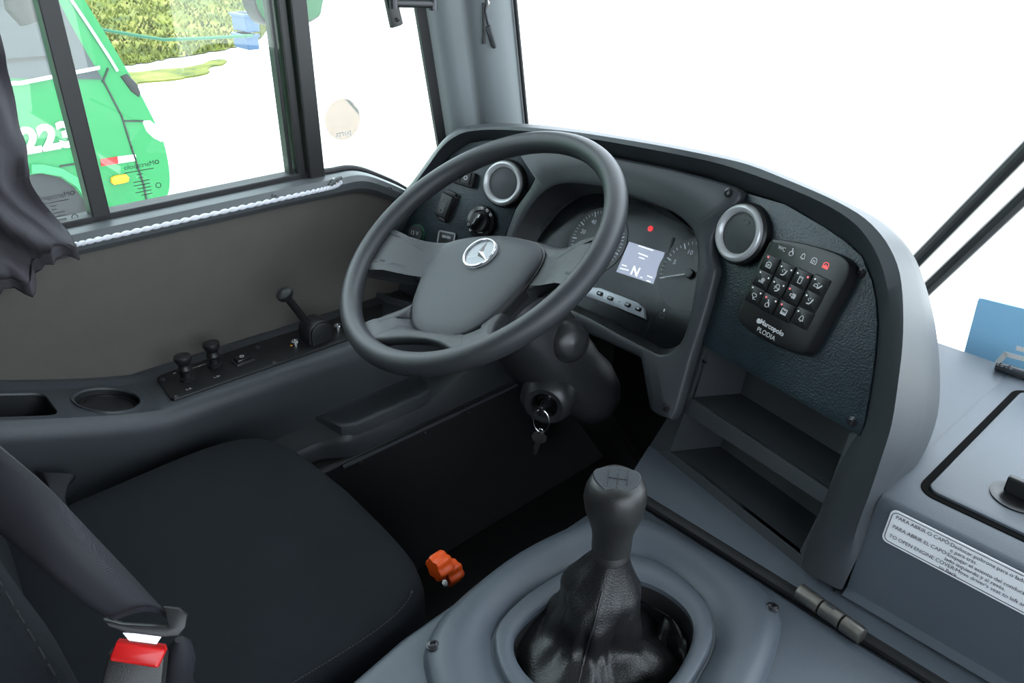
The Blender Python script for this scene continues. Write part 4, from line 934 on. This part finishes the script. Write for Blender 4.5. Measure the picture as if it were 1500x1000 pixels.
# mirror of this bus on its arm outside
mp = PL((-1.62, 0, 0), (0, 1, 0), (0, 0, 1))
om = thing('outside_mirror', 'black outside mirror head beyond the side window', 'mirror', mp.px(425, 20))
ml = smooth2(mp.ls([(366, -60), (370, 0), (385, 32), (402, 39), (440, 38), (466, 28), (474, 10), (476, -60)]), 3)
plate('mirror_housing', mp, ml, -.05, .0, 'frameblack', om, bev=.008)
plate('mirror_glass', mp, inset(ml, .006), .0, .002, 'busgreen', om)  # green reflection put into the glass as flat bus colour
tube('mirror_arm', [mp.w(*ml[0], -.03)+V((0, .1, .25)), mp.w(*ml[0], -.03)+V((0, .05, -.0))], .012, 'frameblack', om)
# green bus parked alongside
XB = -6.6; BX = XP(XB)
gb = thing('green_bus', 'bright green bus with white number parked across the yard', 'bus', (XB-1.1, 0, GZ))
nose = [(216, 302), (243, 290), (249, 262), (243, 220), (232, 190), (207, 140), (170, 75), (135, 18), (105, -30), (70, -80)]
np_ = [BX.l(*p) for p in nose]; zb = np_[0][1]
prof = [(-6, zb)]+[(p.x, p.y) for p in smooth2(np_, 3, False)]+[(np_[-1][0]-.3, 2.2), (-6, 2.2)]
def bslice(x, d, ins): 
    cy, cz = .0, .6; return [V((x, y-ins*max(0, (y-.5))/1.6, z)) for y, z in prof]
loft('bus_body', [bslice(XB-2.3, 0, .5), bslice(XB-2.1, 0, .25), bslice(XB-1.2, 0, .1), bslice(XB-.4, 0, .08), bslice(XB-.1, 0, .03), bslice(XB, 0, .0)], 'busgreen', gb, True, True, True, angle=40)
BS = XP(XB)
def bpanel(name, pts, m, h0=.002, h1=.01, **k): return plate(name, BS, BS.ls(pts), h0, h1, m, gb, **k)
bpanel('side_window', [(-120, 112), (150, 116), (128, 80), (100, 30), (70, -30), (-120, -30)], 'buswindow')
bpanel('window_pillar', [(62, 40), (78, 85), (90, 85), (74, 36), (62, 0)], 'frameblack', .01, .02)
bpanel('window_rail', [(-60, 92), (92, 80), (92, 84), (-60, 97)], 'frameblack', .01, .02)
bpanel('window_rail', [(-60, 122), (30, 118), (145, 96), (145, 101), (30, 124), (-60, 128)], 'white', .01, .02)
bpanel('wheel_arch', [(45, 240), (62, 240), (90, 246), (118, 262), (135, 285), (148, 322), (140, 322), (126, 292), (110, 272), (88, 257), (60, 252), (45, 253)], 'busgreenlight', .004, .03)
bpanel('wheel_well', [(10, 262), (60, 254), (88, 260), (108, 274), (124, 294), (138, 330), (0, 330)], 'tyre', .002, .004)
for pts in (((152, 120), (178, 170), (192, 215), (210, 270), (217, 305)), ((150, 120), (158, 100)), ((88, 243), (128, 237)), ((183, 177), (209, 177))):
    ribbon('panel_seam', [BS.l(*p) for p in pts], .012, BS, .003, 'frameblack', gb, th=.006)
a, b = BS.l(83, 201); lettering('2223', BS, a-.12, b, .25, .004, 'white', gb, th=.006, bold=.012, rot=.02)
bpanel('reflector_red', [(147, 233), (172, 229), (173, 239), (148, 243)], 'red', .003, .009); bpanel('reflector_white', [(172, 229), (198, 226), (199, 235), (173, 239)], 'labelwhite', .003, .009)
bpanel('marker_lamp', [(162, 260), (168, 257), (184, 255), (188, 259), (187, 265), (182, 267), (166, 270), (162, 267)], 'amber', .003, .03, bev=.008)
bpanel('headlight', [(208, 177), (220, 176), (232, 186), (241, 205), (236, 208), (224, 202), (214, 192)], 'labelwhite', -.10, .006, bev=.01)
bpanel('wiper_cowl', [(176, 112), (186, 108), (200, 122), (206, 136), (203, 142), (192, 134)], 'frameblack', -.2, .012, bev=.01)
tube('bus_mirror', [BS.px(25, -20, .5), BS.px(32, 10, .5), BS.px(45, 32, .5)], [.09, .10, .07], 'frameblack', gb, 16)
tube('windscreen_trim', [BS.px(x, y, .012) for x, y in ((98, -10), (130, 38), (160, 84), (172, 104))], .012, 'hubgrey', gb, 8)
wc = BS.px(78, 306, -.12)
wh = lathe('wheel', wc+V((.06, 0, 0)), (1, 0, 0), [(.38, -.2), (.40, -.16), (.40, -.03), (.36, 0), (.27, .005), (.25, -.03), (.22, -.04)], 'tyre', gb, 40)
lathe('wheel_rim', wc+V((.06, 0, 0)), (1, 0, 0), [(.26, -.02), (.245, .004), (.22, -.02), (.12, -.05), (.10, .0), (0, .01)], 'hubgrey', wh, 36)
# grassy bank, dry verge, line and crates
gm = MATS['grass']; nt = gm.node_tree; pb = nt.nodes['Principled BSDF']
tcn = nt.nodes.new('ShaderNodeTexCoord'); nz1 = nt.nodes.new('ShaderNodeTexNoise'); nz1.inputs['Scale'].default_value = 1.3; nz1.inputs['Detail'].default_value = 9; nz1.inputs['Roughness'].default_value = .72
nt.links.new(tcn.outputs['Object'], nz1.inputs['Vector']); rmp = nt.nodes.new('ShaderNodeValToRGB'); nt.links.new(nz1.outputs['Fac'], rmp.inputs[0])
cr0 = rmp.color_ramp; cr0.elements[0].position = .32; cr0.elements[0].color = (.02, .03, .008, 1); cr0.elements[1].position = .70; cr0.elements[1].color = (.26, .22, .10, 1)
for ps_, cl_ in ((.42, (.06, .085, .008, 1)), (.50, (.125, .135, .012, 1)), (.58, (.17, .16, .025, 1))):
    e0 = cr0.elements.new(ps_); e0.color = cl_
nt.links.new(rmp.outputs[0], pb.inputs['Base Color'])
def outward(p, d): q = V((p.x, p.y, 0)); return p+q.normalized()*d
edge_g = smooth2([pz(x, y, GZ) for x, y in ((20, 60), (120, 102), (170, 98), (215, 93), (250, 86), (300, 79), (345, 70), (378, 60), (392, 44))], 6, False)
gv = []
for i in range(34):
    d = 14*(i/33)**1.3; L = []
    for j, p in enumerate(edge_g):
        k_ = min(1, (len(edge_g)-1-j)/8)
        q = outward(p, d*(.3+.7*k_)+.25*noise.noise(V((j*.7, 0, 0))))
        L.append(q+V((0, 0, .02+(.10*d+.16*noise.noise(q*.8)*min(1, d))*k_+.05*noise.noise(q*3)*min(1, d)*k_)))
    gv.append(L)
gr = loft('grass_bank', gv, 'grass', None, False); tag(gr, 'sunlit patchy grass bank at the edge of the yard', 'grass', kind='stuff')
pa_ = smooth2([ZP(GZ).l(x, y) for x, y in ((150, 128), (200, 128), (225, 121), (262, 116), (300, 106), (330, 95), (318, 91), (270, 98), (225, 104), (180, 112), (150, 112))], 4)
pa_ = [p+V((noise.noise(V((p.x*2, p.y*2, 0))), noise.noise(V((p.x*2, p.y*2, 5)))))*.35 for p in pa_]
tag(plate('grass_patch', ZP(GZ), pa_, 0, .025, 'grass'), 'low strip of dry grass in front of the bank', 'grass', kind='stuff')
def tufts(n, pick, lo, hi):
    out = []
    for k in range(n):
        p = pick(); h_ = random.uniform(lo, hi); a = random.random()*6.3
        d = V((math.cos(a), math.sin(a), 0))*.03; out.append(([p-d, p+d, p+V((random.uniform(-.06, .06), random.uniform(-.06, .06), h_))], [(0, 1, 2)]))
    return merge(*out)
def pk_bank():
    i, j = random.randrange(33), random.randrange(len(edge_g)-1); return gv[i][j].lerp(gv[i+1][j+1], random.random())
v, f = tufts(7000, pk_bank, .04, .12); g2 = mk('grass_tufts', v, f, 'drygrass', gr, smooth=False); g2['kind'] = 'stuff'
ln = thing('garden_hose', 'green hose line stretched across the grass bank', 'hose', ZP(GZ+.4).px(250, 52))
tube('hose', [XP(-10.6).px(x, y) for x, y in ((120, 38), (160, 45), (200, 52), (240, 58), (300, 56), (370, 52))], .02, 'fencegreen', ln, 8)
cr_ = XP(-12.6)
for i, (x0, y0, x1, y1) in enumerate(((362, 20, 378, 48), (364, 50, 378, 74))):
    t = thing('storage_crate', ('upper' if i == 0 else 'lower')+' blue plastic crate at the far edge of the yard', 'crate', cr_.px((x0+x1)/2, y1))
    a, b = cr_.px(x0, y1), cr_.px(x1, y0)
    span('crate_body', (a.x-.5, a.y, a.z), (a.x, b.y, b.z), 'blueplastic', t, .02); span('crate_lip', (a.x-.52, a.y-.02, b.z-.05), (a.x+.02, b.y+.02, b.z), 'blueplastic', t, .01)
# wipers outside the windscreen
WY = PL((0, 1.47, 0), (1, 0, 0), (0, -.14, .99))
for i, (p, q, lab) in enumerate((((1330, 395), (1560, 160), 'upper black wiper arm outside the windscreen'), ((1340, 440), (1570, 222), 'lower black wiper arm outside the windscreen'))):
    a, b = WY.px(*p), WY.px(*q); t = thing('wiper', lab, 'wiper', a)
    tube('wiper_arm', [a, b], .0115, 'frameblack', t, 10); tube('wiper_rubber', [a+V((0, -.008, -.004)), b+V((0, -.008, -.004))], .006, 'rubber', t, 6)
# blue sign behind the console
SG = PL((0, 1.285, 0), (1, 0, 0), (0, .06, 1)); sg = thing('blue_sign', 'light blue sign board with white lettering standing behind the console', 'sign', SG.px(1480, 570))
plate('sign_board', SG, [V(p) for p in SG.ls([(1432, 441), (1434, 437), (1438, 437), (1640, 486), (1600, 640), (1395, 580)])], -.008, 0, 'signblue', sg)
ribbon('sign_mark', SG.ls([(1456, 537), (1473, 518.5), (1540, 536)]), .008, SG, .0, 'signwhite', sg)
ribbon('sign_mark', SG.ls([(1491, 510), (1540, 522)]), .008, SG, .0, 'signwhite', sg)
